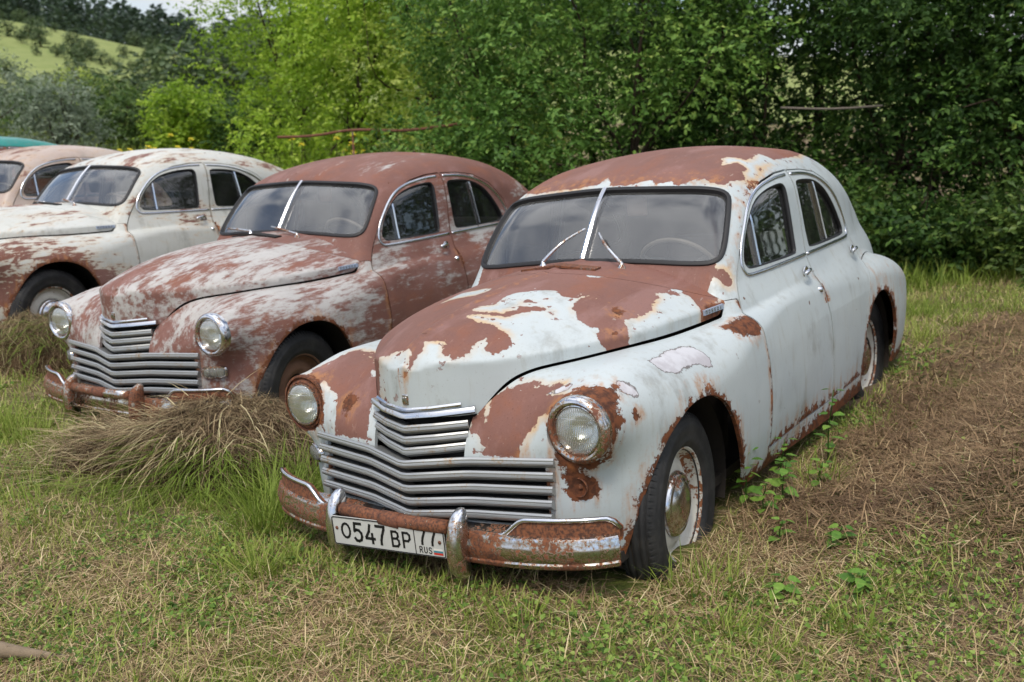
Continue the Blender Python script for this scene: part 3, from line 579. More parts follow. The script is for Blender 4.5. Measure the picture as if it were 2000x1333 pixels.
def build_panels(h):
    V, Q = surface(f_body, [-4.05, -h*1.01, .18], [.72, .93, 1.72], h)
    b = PM(V, Q).clip(lambda x, y, z: y)
    V, Q = surface(f_hood, [-1.05, -h*1.01, .78], [.66, .76, 1.24], h)
    hd = PM(V, Q).clip(lambda x, y, z: y)
    b = b.clip(lambda x, y, z: z-.265).clip(lambda x, y, z: f_hood(x, y, z)-(.011*sstep_(x, -.70, -.60)*(1-.6*sstep_(x, .40, .55))-.004*(1-sstep_(x, -.72, -.62))))
    hd = hd.clip(lambda x, y, z: f_body(x, y, z)+.012-.021*sstep_(x, -.74, -.60)*(1-sstep_(x, .42, .55))).clip(lambda x, y, z: z-.808)
    out = []
    hood = hd.clip(lambda x, y, z: hood_edge(x, y)-.002); cowl = hd.clip(lambda x, y, z: -hood_edge(x, y)-.002)
    cowl = cowl.clip(lambda x, y, z: f_green(x, y, z)+.012)
    out.append(('hood', hood.both(), 'hood', f_hood, 0)); out.append(('cowl', cowl.both(), 'cowl', f_hood, 0))
    big = lambda y: np.where(y > .3, 0, -9.)
    A1 = lambda x, y, z: sdpoly(x, z, ARCH1)+np.where(y > .45, 0, -9.); A2 = lambda x, y, z: sdpoly(x, z, ARCH2)+np.where(y > .45, 0, -9.)
    d1 = b.clip(lambda x, y, z: sdpoly(x, z, DOOR1)+big(y)-.0042); b = b.clip(lambda x, y, z: -sdpoly(x, z, DOOR1)-big(y)-.0042)
    d2 = b.clip(lambda x, y, z: sdpoly(x, z, DOOR2)+big(y)-.0042); b = b.clip(lambda x, y, z: -sdpoly(x, z, DOOR2)-big(y)-.002)
    b = b.clip(lambda x, y, z: -A1(x, y, z)); b = b.clip(lambda x, y, z: -A2(x, y, z)); d2 = d2.clip(lambda x, y, z: -A2(x, y, z))
    # glass
    gf = np.where
    wsf = lambda x, y, z: sdpoly(y, z, WS)+np.where((x > -1.25) & (z > 1.1), 0, -9.)
    ws = b.clip(wsf); b = b.clip(lambda x, y, z: -wsf(x, y, z))
    blf = lambda x, y, z: sdpoly(x, y, BACKL)+np.where(z > 1.2, 0, -9.)
    bl = b.clip(blf); b = b.clip(lambda x, y, z: -blf(x, y, z))
    g1 = d1.clip(lambda x, y, z: sdpoly(x, z, WIN1)); d1 = d1.clip(lambda x, y, z: -sdpoly(x, z, WIN1))
    g2 = d2.clip(lambda x, y, z: sdpoly(x, z, WIN2)); d2 = d2.clip(lambda x, y, z: -sdpoly(x, z, WIN2))
    # front end, rear wings, shell
    ff = lambda x, y, z: np.minimum(x+.742, 1.02-z)
    fe = b.clip(ff); b = b.clip(lambda x, y, z: -ff(x, y, z)-.003)
    gl = lambda x, y, z: sdpoly(y, z, [(-.55,.425),(.525,.425),(.525,.655),(-.55,.655)])+np.where(x > .4, 0, -9.)
    gu = lambda x, y, z: sdpoly(y, z, [(-.3,.60),(.212,.60),(.218,.72),(.228,.84),(-.3,.84)])+np.where(x > .4, 0, -9.)
    fe = fe.clip(lambda x, y, z: -gl(x, y, z)).clip(lambda x, y, z: -gu(x, y, z))
    fe = fe.clip(lambda x, y, z: np.hypot(y-.655, z-.782)-.1165+np.where(x > .30, 0, 9.))
    rf = lambda x, y, z: np.minimum(np.minimum(f_ponton(x, y, z), f_green(x, y, z))-f_rearf(x, y, z), -2.2-x)
    re = b.clip(lambda x, y, z: rf(x, y, z)-.003); b = b.clip(lambda x, y, z: -rf(x, y, z)-.003)
    out.append(('body_shell', b.both(), 'roof', f_body, 0))
    for nm, m, key in (('front_fender', fe, 'fender'), ('rear_fender', re, 'rearf'), ('front_door', d1, 'door'), ('rear_door', d2, 'door')):
        out.append((nm, m, key+'L', f_body, 1)); out.append((nm, m.mirror(), key+'R', f_body, -1))
    for nm, m in (('windscreen_pane', ws), ('front_door_glass', g1), ('rear_door_glass', g2)):
        for s in (1, -1):
            q = m if s > 0 else m.mirror()
            N = gnorm(f_body, q.V); q = PM(q.V-N*(.010 if nm[0] == 'w' else .022), q.P); q.N = N
            out.append((nm, q, 'glass', None, s))
    q = bl.both(); out.append(('rear_window', PM(q.V-gnorm(f_body, q.V)*.01, q.P), 'glass', None, 0))
    return out
def sstep_(v, a, b): t = np.clip((v-a)/(b-a), 0, 1); return t*t*(3-2*t)
def patch_sd(e, V):
    q = e['q']
    if e['p'] == 'hs': return sdpoly(V[:, 0], np.sign(V[:, 1])*(np.abs(V[:, 1])+np.maximum(0, 1.0-V[:, 2])), q)
    if e['p'] == 'xy': return np.where(V[:, 2] > 1.40, sdpoly(V[:, 0], V[:, 1], q), -.2)
    d = V-np.array(e['o']); e1 = np.array(e['e1']); e2 = np.array(e['e2']); n = np.cross(e1, e2)
    dn = np.abs(d@n)
    return np.where(dn < .26, sdpoly(d@e1, d@e2, q), -.3)
def panel_attrs(V, key, detailed):
    n = len(V); prim = np.full(n, -.2); rust = np.full(n, -.12); pale = np.full(n, -.2)
    x, y, z = V[:, 0], np.abs(V[:, 1]), V[:, 2]
    side = y > .5
    bot = np.where(key[:4] == 'door', (.388-z)*.55, np.where(x > -.7, (.31-z)*.6, (.325-z)*.5))
    rust = np.maximum(rust, np.where(side, bot, -.2))
    for A in (ARCH1, ARCH2): rust = np.maximum(rust, np.where(side, .014-np.abs(sdpoly(x, z, A))*.75, -.2))
    if key[:5] == 'rearf' or key[:4] == 'roof': rust = np.maximum(rust, np.where((x < -2.35) & (y > .72), -.028-.06*np.abs(z-.8), -.2))
    if key[:4] == 'door': rust = np.maximum(rust, np.where((z > .86) & (z < 1.02), .006-np.abs(x+1.61)*.9, -.2))
    if key[:6] == 'fender': rust = np.maximum(rust, np.where((y > .6), .010-np.abs(x+.742)*1.2, -.2))
    if key[:6] == 'fender': rust = np.maximum(rust, np.where((x > .42) & (y > .50) & (y < .60) & (z < .70), .0-np.abs(y-.53)*.8, -.2))
    if not detailed:
        prim[:] = {'roof': -.075, 'hood': .085, 'cowl': .02, 'fenderL': .07, 'fenderR': .08, 'doorL': .04, 'doorR': .04}.get(key, .04)
        if key == 'roof': prim = prim+.05*sstep_(-x, 2.2, 3.)
        spot = np.full(n, {'roof': .03, 'hood': .0, 'cowl': .0, 'fenderL': .045, 'fenderR': .05}.get(key, -.01)); spot = spot+np.maximum(0, .10-.35*np.maximum(0, -sdpoly(x, z, ARCH1)))*(side)*(key[:6] == 'fender')
        return dict(prim=prim, rust=rust, pale=pale, spot=spot)
        return dict(prim=prim, rust=rust, pale=pale)
    kk = {'hood': 'hood', 'roof': 'roof', 'fenderL': 'fenderL', 'fenderR': 'fenderR'}.get(key)
    if key == 'roof': rust = np.maximum(rust, np.where((z > 1.50) & (x > -1.15) & (np.abs(y) < .55), -.012-.9*np.abs(-sdpoly(V[:, 1], z, WS)-.040), -.2))
    if key == 'roof': prim = np.where((z < 1.19) & (x > -1.05) & (y < .63), .05, prim)
    if key == 'cowl': prim[:] = .12; rust = np.maximum(rust, -.05)
    if key == 'hood': prim[:] = .15; rust = np.maximum(rust, np.where(np.abs(V[:, 1]) < .03, -.028, -.2))
    for e in PATCH.get(kk, []) if kk else []:
        d = patch_sd(e, V)
        if e['k'] == 'white': prim = np.minimum(prim, -d)
        elif e['k'] == 'brown': prim = np.maximum(prim, d)
        elif e['k'] == 'rust': rust = np.maximum(rust, d*1.2 if e['s'] == 1 else np.minimum(d*1.0-.012, .012))
        elif e['k'] == 'pale': pale = np.maximum(pale, d)
    return dict(prim=prim, rust=rust, pale=pale)
def finish_panel(pm, f, depth=.014):
    """normals from the surface itself and a folded-in flange on every free edge"""
    N = gnorm(f, pm.V); cnt = {}
    for p in pm.P:
        for a, b in zip(p, p[1:]+p[:1]):
            k = (a, b) if a < b else (b, a)
            if k in cnt: cnt[k] = None
            else: cnt[k] = (a, b)
    E = [e for e in cnt.values() if e]
    ids = {}; V2 = []; N2 = []; P2 = []; base = len(pm.V)
    for a, b in E:
        q = []
        for i in (a, b):
            if i not in ids:
                ids[i] = base+len(V2); V2 += [pm.V[i]-N[i]*.0004, pm.V[i]-N[i]*depth]
                N2 += [N[i], N[i]]
            q.append(ids[i])
        P2.append((q[1], q[0], q[0]+1, q[1]+1))
    # flange normals point out of the sheet edge
    acc = np.zeros((len(V2), 3))
    for (a, b), p in zip(E, P2):
        t = pm.V[b]-pm.V[a]; o = np.cross(t, N[a])
        for i in p: acc[i-base] += o
    acc /= np.linalg.norm(acc, axis=1)[:, None]+1e-12
    V = np.concatenate([pm.V, np.array(V2)]) if V2 else pm.V
    return V, pm.P+P2, np.concatenate([N, acc]) if V2 else N
def ysurf(x, z):
    x = np.asarray(x, float); z = np.asarray(z, float); lo = np.full(x.shape, .35); hi = np.full(x.shape, 1.0)
    for _ in range(40):
        m = (lo+hi)/2; ins = f_body(x, m, z) < 0; lo = np.where(ins, m, lo); hi = np.where(ins, hi, m)
    return lo
def xsurf(y, z, f=f_body, a=-1.6, b=.9):
    y = np.abs(np.asarray(y, float)); z = np.asarray(z, float); lo = np.full(y.shape, a); hi = np.full(y.shape, b)
    for _ in range(40):
        m = (lo+hi)/2; ins = f(m, y, z) < 0; lo = np.where(ins, m, lo); hi = np.where(ins, hi, m)
    return lo
def dense(P, step=.02, closed=False):
    P = np.array(P, float)
    if closed: P = np.concatenate([P, P[:1]])
    out = []
    for a, b in zip(P[:-1], P[1:]):
        n = max(1, int(np.linalg.norm(b-a)/step)); out += [a+(b-a)*i/n for i in range(n)]
    if not closed: out.append(P[-1])
    return np.array(out)
def side_path(P, off=.0, closed=False, step=.025):
    q = dense(P, step, closed); y = ysurf(q[:, 0], q[:, 1]); V = np.stack([q[:, 0], y, q[:, 1]], 1); N = gnorm(f_body, V)
    return V+N*off, N

# ---------------------------------------------------------------- shared small parts
def ring_prof(w, h): # half-round strip
    return [(h*math.sin(a)-.002, w/2*math.cos(a)) for a in np.linspace(0, math.pi, 6)]
TRIM1 = chaikin([(-1.60,1.502),(-1.45,1.496),(-1.22,1.462),(-1.06,1.388),(-.93,1.262),(-.875,1.155),(-.895,1.100),(-.96,1.094),(-1.25,1.098),(-1.595,1.103)], 2, False)
TRIM2 = chaikin([(-1.675,1.502),(-1.88,1.495),(-2.06,1.462),(-2.25,1.388),(-2.40,1.262),(-2.452,1.16),(-2.43,1.108),(-2.36,1.104),(-2.0,1.104),(-1.625,1.103)], 2, False)
def kit_meshes():
    K = {}
    V, N = side_path(TRIM1, .001); K['trim1'] = MB().sweep(V, ring_prof(.020, .009), N)
    V, N = side_path(TRIM2, .001); K['trim2'] = MB().sweep(V, ring_prof(.020, .009), N)
    # inner window gaskets
    for k, W in (('gask1', WIN1), ('gask2', WIN2)):
        V, N = side_path(W, -.012, True, .03); K[k] = MB().sweep(V, [(.010,.007),(.010,-.007),(-.014,-.010),(-.014,.010)], N, closed=True)
    for k, (xa, za, xb, zb) in (('vent1', (-1.075,1.375,-1.075,1.125)), ('vent2', (-1.985,1.452,-2.03,1.137))):
        V, N = side_path([(xa, za), (xb, zb)], -.014); K[k] = MB().sweep(V, [(.006,.007),(.010,.003),(.007,.0),(.010,-.003),(.006,-.007),(-.01,-.006),(-.01,.006)], N)
    # door handle with dished plate
    def handle(x, z):
        y = float(ysurf(np.array([x]), np.array([z]))[0]); N = gnorm(f_body, np.array([[x, y, z]]))[0]
        m = MB(); c = np.array([x, y, z])+N*.002
        m.lathe([(.0, .001), (.026, .002), (.034, .005), (.036, .001)], c, 'y', 20)
        p = [c+N*.0, c+N*.022+np.array([.006, 0, .004]), c+N*.038+np.array([.03, 0, .006]), c+N*.042+np.array([.075, .0, .002]), c+N*.034+np.array([.10, 0, -.006])]
        m.tube(chaikin(p, 2, False), [.010]*2+[.011]*(len(chaikin(p, 2, False))-5)+[.010, .009, .006], 8); return m
    K['hand1'] = handle(-1.50, 1.022); K['hand2'] = handle(-2.38, 1.022)
    y = float(ysurf(np.array([-1.55]), np.array([.932]))[0]); K['lock'] = MB().lathe([(0, .018), (.012, .016), (.016, .006), (.018, 0)], (-1.555, y-.004, .932), 'y', 14)
    # windscreen rubber and centre post
    q = dense(WS, .03, True); x = xsurf(q[:, 0], q[:, 1]); V = np.stack([x, q[:, 0], q[:, 1]], 1); N = gnorm(f_green, V)
    K['wseal'] = MB().sweep(V+N*.0, [(.009,.010),(.012,0),(.009,-.010),(-.012,-.013),(-.012,.013)], N, closed=True)
    q = dense([(0,1.207),(0,1.512)], .03); x = xsurf(q[:, 0], q[:, 1]); V = np.stack([x, q[:, 0], q[:, 1]], 1)
    K['wpost'] = MB().sweep(V, [(.004,.014),(.014,.011),(.019,.0),(.014,-.011),(.004,-.014),(-.012,-.012),(-.012,.012)], (.8,0,.6))
    # headlight
    hc = (.508, .655, .782)
    K['bezel'] = MB().lathe([(.112,-.06),(.1185,-.012),(.1195,.004),(.116,.018),(.109,.027),(.100,.030),(.093,.027),(.0895,.020),(.0885,.010),(.0885,-.01)], hc, 'x', 48)
    K['lensring'] = MB().lathe([(.0885,.008),(.0885,.019),(.0850,.020),(.0835,.014)], hc, 'x', 40)
    K['lens'] = MB().lathe([(.0855,.012)]+[(.0855*math.cos(a), .012+.022*math.sin(a)) for a in np.linspace(.12, math.pi/2-.001, 10)], hc, 'x', 48)
    K['reflector'] = MB().lathe([(.0845,.010),(.080,-.012),(.066,-.040),(.045,-.060),(.022,-.070),(.001,-.072)], hc, 'x', 36)
    K['bulb'] = MB().lathe([(.0,-.012),(.008,-.016),(.011,-.026),(.008,-.045),(.010,-.072)], hc, 'x', 14)
    # bare rusted headlamp ring where the bezel is missing
    K['barering'] = MB().lathe([(.098,-.06),(.121,-.012),(.121,.004),(.112,.006),(.111,-.006),(.101,-.006),(.100,.010),(.092,.013),(.0885,.008),(.0885,-.01)], hc, 'x', 40)
    # parking lamp
    lc = np.array([.0, .63, .572]); lc[0] = float(xsurf(np.array([lc[1]]), np.array([lc[2]]))[0])
    N = gnorm(f_body, lc[None])[0]; T = np.cross((0, 0, 1.), N); T /= np.linalg.norm(T)
    def pad(rx, rz, d0, d1, k=.8):
        m = MB(); n = 28; rows = []
        for d, s in ((d0, 1.), (d0*.4+d1*.6, .97), (d1, k), (d1+.001, .0)):
            for i in range(n):
                a = 2*math.pi*i/n; ca = math.copysign(abs(math.cos(a))**.55, math.cos(a)); sa = math.copysign(abs(math.sin(a))**.65, math.sin(a))
                rows.append(lc+T*rx*ca*s+np.array([0, 0, 1.])*rz*sa*s+N*d)
        P = [(r*n+i, r*n+(i+1) % n, (r+1)*n+(i+1) % n, (r+1)*n+i) for r in range(3) for i in range(n)]
        return m.add(rows, P)
    K['plampb'] = pad(.072, .036, -.006, .014, .86); K['plampl'] = pad(.060, .026, .008, .024, .8)
    K['lamphole'] = MB().lathe([(.034,.004),(.036,.0),(.030,-.012),(.022,-.016),(.012,-.014),(.012,-.004),(.0,-.003)], (lc[0]+.004, lc[1], lc[2]), 'x', 20)
    # grille bars
    bp = [(-.060,.027),(-.030,.024),(-.010,.016),(-.004,.010),(.004,.006),(.007,-.001),(.006,-.006),(.002,-.008),(.002,-.013),(-.003,-.019),(-.010,-.018),(-.060,-.004)]
    def bar(zc, ze, ye, xe, apex, yk, xk):
        pts = [(xe,-ye,ze),(xk,-yk,zc*.45+ze*.55),(apex,0,zc),(xk,yk,zc*.45+ze*.55),(xe,ye,ze)]
        # rounded kinks, crisp V in the middle
        L = []
        for i in range(len(pts)-1): L += [np.array(pts[i])+(np.array(pts[i+1])-np.array(pts[i]))*t for t in (0., .06, .5, .94)]
        L.append(np.array(pts[-1])); L = np.array(L)
        # keep the sharp joints by dropping the joint point itself (gives a small flat facet)
        keep = [i for i in range(len(L)) if not (0 < i < len(L)-1 and i % 4 == 0)]
        L = L[keep]
        t = np.gradient(L, axis=0); N = np.cross(t, (0, 0, 1.)); N /= np.linalg.norm(N, axis=1)[:, None]
        return MB().sweep(L, bp, N)
    for i in range(5):
        d = .0495*i
        K['bar%d' % i] = bar(.640-d*.98, .662-d, .565-.004*i, .545+.004*i, .690-.004*i, .235, .607)
    for i in range(3):
        d = .041*i
        K['ubar%d' % i] = bar(.762-d, .776-d, .226-.004*i, .562, .655+.004*i, .115, .618)
    q = np.array([(.538,-.245,.828),(.606,-.125,.820),(.640,-.012,.812),(.640,.012,.812),(.606,.125,.820),(.538,.245,.828)])
    t = np.gradient(q, axis=0); N = np.cross(t, (0, 0, 1.)); N /= np.linalg.norm(N, axis=1)[:, None]
    K['nosetrim'] = MB().sweep(q, [(-.02,.010),(.004,.010),(.012,.004),(.010,-.006),(.004,-.013),(-.02,-.013)], N)
    q2 = q*[1, .82, 1]+[0.0, 0, .022]; q2[:, 0] = .626-1.75*q2[:, 1]**2+.004
    K['nosetrim2'] = MB().sweep(q2, [(-.006,.006),(.004,.004),(.006,-.002),(.0,-.008),(-.006,-.008)], N)
    K['grilleback'] = MB().add([(.50,-.56,.40),(.50,.56,.40),(.50,.56,.68),(.50,.25,.69),(.49,.23,.84),(.49,-.23,.84),(.50,-.25,.69),(.50,-.56,.68),(.58,0,.40),(.58,0,.84)], [(0,8,9,5,6,7),(8,1,2,3,4,9)])
    K['valance'] = MB().add(*(lambda: (lambda ys: ([(.56+.03*(1-abs(y)/.6), y, .425) for y in ys]+[(.70-.16*(abs(y)/.75)**2.2, y, .405) for y in ys]+[(.70-.16*(abs(y)/.75)**2.2, y, .34) for y in ys],
        [(i+len(ys)*r, i+len(ys)*(r+1), i+1+len(ys)*(r+1), i+1+len(ys)*r) for r in range(2) for i in range(len(ys)-1)]))(np.linspace(-.66, .66, 23)))())
    # bumper
    yb = np.concatenate([np.linspace(-.806, -.6, 10), np.linspace(-.55, .55, 16), np.linspace(.6, .806, 10)])
    c_xb = spl([0,.25,.45,.6,.7,.78,.82,.84], [.722,.720,.706,.676,.640,.590,.548,.52])
    xb = c_xb(np.abs(yb)); zb = .385+.012*(np.abs(yb)/.8)**2
    path = np.stack([xb, yb, zb], 1); t = np.gradient(path, axis=0); N = np.cross(t, (0, 0, 1.)); N /= np.linalg.norm(N, axis=1)[:, None]
    K['blade'] = MB().sweep(path, [(-.030,.052),(-.012,.058),(.006,.052),(.012,.044),(.013,.036),(.009,.030),(.016,.014),(.019,-.006),(.016,-.026),(.010,-.038),(.010,-.044),(.004,-.054),(-.012,-.060),(-.030,-.055),(-.024,-.04),(.0,-.02),(.003,0),(-.0,.03)], N)
    def horn():
        y = np.linspace(.40, .808, 26); x = c_xb(y)-.004; s = np.clip((y-.42)/.10, 0, 1); s = s*s*(3-2*s); e = np.clip((.808-y)/.035, 0, 1)**.5
        zt = .437+.012*(y/.8)**2+.062*s*(.35+.65*e); zl = np.full(len(y), .434)
        top = np.stack([x-.012, y, zt], 1); low = np.stack([x, y, zl], 1)
        m = MB(); n = len(y); m.add(np.concatenate([low, top, top-[.02, 0, 0], low-[.03, 0, 0]]), [(i+r*n, i+1+r*n, i+1+(r+1)*n, i+(r+1)*n) for r in range(3) for i in range(n-1)])
        lip = MB().tube(top+[.002, 0, 0], .0085, 8)
        return m, lip
    K['horn'], K['hornlip'] = horn()
    def guard(y0):
        m = MB(); n = 18; rows = []
        zs = [.285,.295,.32,.36,.42,.47,.50,.520,.531,.534]; ds = [.012,.028,.040,.046,.046,.042,.036,.026,.014,.002]; ws = [.018,.026,.030,.031,.030,.028,.026,.021,.013,.002]
        xs = [.742,.752,.760,.765,.764,.757,.748,.738,.730,.724]
        for z, d, w, x in zip(zs, ds, ws, xs):
            for i in range(n):
                a = 2*math.pi*i/n; rows.append((x+d*math.copysign(abs(math.cos(a))**.8, math.cos(a)), y0+w*math.copysign(abs(math.sin(a))**.8, math.sin(a)), z))
        P = [(r*n+i, r*n+(i+1) % n, (r+1)*n+(i+1) % n, (r+1)*n+i) for r in range(len(zs)-1) for i in range(n)]+[tuple(range(n))[::-1]]
        return m.add(rows, P)
    K['guard'] = guard(.288)
    K['gtube'] = MB().tube([(.760,-.25,.468),(.768,-.12,.466),(.770,0,.464),(.768,.12,.466),(.760,.25,.468)], .026, 12)
    K['gsleeve'] = MB().tube([(.770,-.045,.4645),(.770,.045,.4645)], .0295, 14)
    # emblem on the nose
    K['emblem'] = MB().rbox((.616,-.014,.852), (.630,.014,.892), .004).rbox((.628,-.010,.858), (.633,.010,.884), .003)
    K['emblemm'] = MB().strokes([[(-.007,.004),(-.007,.018),(-.003,.010),(.0,.020),(.003,.010),(.007,.018),(.007,.004)]], .003, (.6335, 0, .860), (0, 1, 0), (0, 0, 1), (1, 0, 0), .0016)
    # side badge with raised letters
    bz = 1.000
    def hpt(x, z):
        lo, hi = .3, .9
        for _ in range(40):
            m_ = (lo+hi)/2
            if f_hood(np.array([x]), np.array([m_]), np.array([z]))[0] < 0: lo = m_
            else: hi = m_
        return lo
    pa = np.array([-.500, hpt(-.500, 1.000), 1.000]); pb = np.array([-.655, hpt(-.655, 1.003), 1.003]); eu = (pb-pa)/np.linalg.norm(pb-pa)
    N = gnorm(f_hood, (pa+pb)[None]/2)[0]; N = N-eu*(N@eu); N /= np.linalg.norm(N); ev = np.cross(N, eu); ev = ev if ev[2] > 0 else -ev
    o = pa+N*.004; L = np.linalg.norm(pb-pa); hh = .011
    K['badge'] = MB().add([o+eu*u+ev*v+N*w for w in (-.012, .004) for u, v in ((0, -hh), (L, -hh), (L, hh), (0, hh))], [(0,3,2,1),(4,5,6,7),(0,1,5,4),(1,2,6,5),(2,3,7,6),(3,0,4,7)])
    GL = {'P': [[(0,0),(0,1),(.7,1),(.7,0)]], 'O': [[(0,0),(0,1),(.7,1),(.7,0),(0,0)]], 'B': [[(.65,1),(0,1),(0,0),(.7,0),(.7,.5),(0,.5)]], 'E': [[(.65,1),(0,1),(0,0),(.65,0)],[(0,.5),(.5,.5)]], 'D': [[(-.05,-.1),(-.05,.1),(.75,.1),(.75,-.1)],[(.1,.1),(.2,1),(.65,1),(.65,.1)]], 'A': [[(0,0),(.35,1),(.7,0)],[(.12,.35),(.58,.35)]]}
    lines = []
    for i, ch in enumerate('POBEDA'):
        for ln in GL[ch]: lines.append([(.010+i*(L-.02)/6+u*.013, -.0065+v*.013) for u, v in ln])
    K['badgel'] = MB().strokes(lines, .0026, o+N*.004, eu, ev, N, .0015)
    # wiper arms: raised pair and parked pair
    def wiper(a, b, lift):
        a = np.array(a); b = np.array(b); m = MB()
        m.lathe([(.0,.030),(.008,.028),(.010,.016),(.017,.008),(.020,.0)], a, 'z', 14)
        a2 = a+[.0, 0, .024]; path = [a2, a2+(b-a2)*.3+np.array(lift)*.7, a2+(b-a2)*.62+np.array(lift), b]
        p = chaikin(path, 2, False); m.tube(p, np.linspace(.0095, .0055, len(p)), 7); return m
    c_ = lambda y, x: float(c_Zh(np.array([x]))[0])*0+hz(x, y)
    def hz(x, y):
        lo, hi = .95, 1.3
        for _ in range(40):
            m_ = (lo+hi)/2
            if f_hood(np.array([x]), np.array([abs(y)]), np.array([m_]))[0] < 0: lo = m_
            else: hi = m_
        return lo
    K['wipR'] = wiper((-.600,-.155,hz(-.60,-.155)-.004), (-.775,-.015,1.345), (.035,0,.01)); K['wipL'] = wiper((-.605,.255,hz(-.605,.255)-.004), (-.765,.062,1.325), (.035,0,.01))
    K['wipPR'] = wiper((-.600,-.155,hz(-.60,-.155)-.004), (-.72,-.50,1.215), (.03,0,.01)); K['wipPL'] = wiper((-.605,.255,hz(-.605,.255)-.004), (-.70,-.06,1.235), (.03,0,.01))
    # cowl vent flap
    K['vent'] = MB().sweep([(-.53,-.19,hz(-.53,.19)+.002),(-.515,0,hz(-.515,0)+.003),(-.53,.19,hz(-.53,.19)+.002)], [(.004,.06),(.006,-.004),(-.006,-.006),(-.006,.06)], (0,0,1))
    # wheels (axis y, outer side +y, centre at origin)
    R = .352
    tp = [(.205,-.045),(.235,-.068),(.275,-.080),(.310,-.080),(.335,-.070),(.347,-.055),(.352,-.046),(.344,-.044),(.344,-.038),(.353,-.036),(.354,-.020),(.346,-.018),(.346,-.012),(.355,-.010),(.355,.010),(.346,.012),(.346,.018),(.354,.020),(.353,.036),(.344,.038),(.344,.044),(.352,.046),(.347,.055),(.335,.070),(.322,.076),(.316,.0775),(.312,.081),(.300,.0825),(.275,.081),(.255,.076),(.250,.0775),(.235,.070),(.213,.055),(.205,.045)]
    m = MB().lathe(tp, (0, 0, 0), 'y', 56)
    K['tyre'] = m
    lugs = MB()
    for i in range(90):
        a = 2*math.pi*i/90; da = .017
        for s in (-1, 1):
            q = []
            for rr in (.330, .3515):
                for aa in (a-da, a+da):
                    for yy in ((.050, .0735) if rr < .34 else (.050, .058)):
                        q.append((rr*math.sin(aa), s*yy, rr*math.cos(aa)))
            lugs.add(q, [(0,1,3,2),(4,6,7,5),(0,4,5,1),(2,3,7,6),(1,5,7,3),(0,2,6,4)])
    K['lugs'] = lugs
    K['rim'] = MB().lathe([(.206,-.05),(.206,.046),(.215,.058),(.222,.060),(.220,.052),(.208,.046),(.200,.030),(.196,.012),(.185,.004),(.165,.014),(.135,.026),(.12,.020),(.10,.010)], (0, 0, 0), 'y', 56)
    K['rimback'] = MB().lathe([(.0,-.02),(.206,-.04)], (0, 0, 0), 'y', 32)
    K['cap'] = MB().lathe([(.126,.018),(.127,.030),(.120,.044),(.110,.050),(.102,.048),(.098,.050),(.085,.060),(.05,.070),(.001,.073)], (0, 0, 0), 'y', 44)
    # dark inner arches, floor, firewall, interior
    def liner(x0, R_, y1):
        m = MB(); n = 16; rows = []
        for yy in (.40, y1):
            for i in range(n+1):
                a = math.pi*(i/n)*1.24-math.pi*.12; rows.append((x0+R_*math.cos(a), yy, .36+(R_-.02)*math.sin(a)))
        P = [(i, i+1, n+2+i, n+1+i) for i in range(n)]+[tuple(range(n+1))]
        return m.add(rows, P)
    K['liner1'] = liner(-.08, .43, .74); K['liner2'] = liner(-2.60, .43, .80)
    K['floor'] = MB().box((-3.6,-.72,.27), (.40,.72,.31)).box((-.74,-.66,.31), (-.70,.66,1.06)).box((.36,-.40,.31), (.40,.40,.80))
    K['dash'] = MB().rbox((-.86,-.64,.93), (-.74,.64,1.12), .03)
    K['gauge'] = MB().lathe([(.05,.0),(.05,.008),(.044,.010),(.0,.006)], (-.868,.30,1.04), 'x', 20)
    sw = MB(); c0 = np.array([-1.03,.34,1.11]); ax = np.array([-.80,0,.60]); e1 = np.array([0,1.,0]); e2 = np.cross(ax, e1)
    sw.tube([c0+.195*(math.cos(a)*e1+math.sin(a)*e2) for a in np.linspace(0, 2*math.pi, 41)], .011, 8, False)
    for a in (math.pi*.5, math.pi*1.17, math.pi*1.83): sw.tube([c0-ax*.03, c0+.19*(math.cos(a)*e1+math.sin(a)*e2)], .007, 6)
    sw.lathe([(0,.03),(.03,.02),(.035,0)], c0-ax*.03, 'x', 14).tube([c0-ax*.03, c0-ax*.45], .018, 8); K['wheel_st'] = sw
    K['seatc'] = MB().rbox((-1.80,-.62,.44), (-1.26,.62,.64), .06); K['seatb'] = MB().add(*(lambda s: (np.array(s.V)@np.array([[1,0,0],[0,1,0],[-.22,0,1]]).T*1+[.14,0,0]*1, s.P))(MB().rbox((-1.86,-.62,.60), (-1.70,.62,1.06), .06)))
    v = np.array(MB().rbox((-1.86,-.62,.60), (-1.70,.62,1.06), .06).V); s_ = MB().rbox((-1.86,-.62,.60), (-1.70,.62,1.06), .06); v[:, 0] -= .22*(v[:, 2]-.62); K['seatb'] = MB().add(v, s_.P)
    K['seat2'] = MB().rbox((-2.78,-.60,.44), (-2.28,.60,.66), .06); s_ = MB().rbox((-2.84,-.58,.60), (-2.68,.58,1.10), .06); v = np.array(s_.V); v[:, 0] -= .25*(v[:, 2]-.62); K['seat2b'] = MB().add(v, s_.P)
    K['visor'] = MB().rbox((-1.075,.06,1.372), (-1.055,.165,1.468), .010)
    K['mirror'] = MB().rbox((-1.02,-.07,1.385), (-1.00,.07,1.425), .008).tube([(-1.01,0,1.42),(-1.02,0,1.47)], .005, 6)
    K['headlining'] = MB().add(*(lambda xs, ys: ([(x, y, float(c_Zr(np.array([x]))[0])-.2*y*y-.045-.25*max(0, abs(y)-.45)) for x in xs for y in ys], [(i*len(ys)+j, i*len(ys)+j+1, (i+1)*len(ys)+j+1, (i+1)*len(ys)+j) for i in range(len(xs)-1) for j in range(len(ys)-1)]))(np.linspace(-1.10, -2.6, 12), np.linspace(-.58, .58, 9)))
    return K
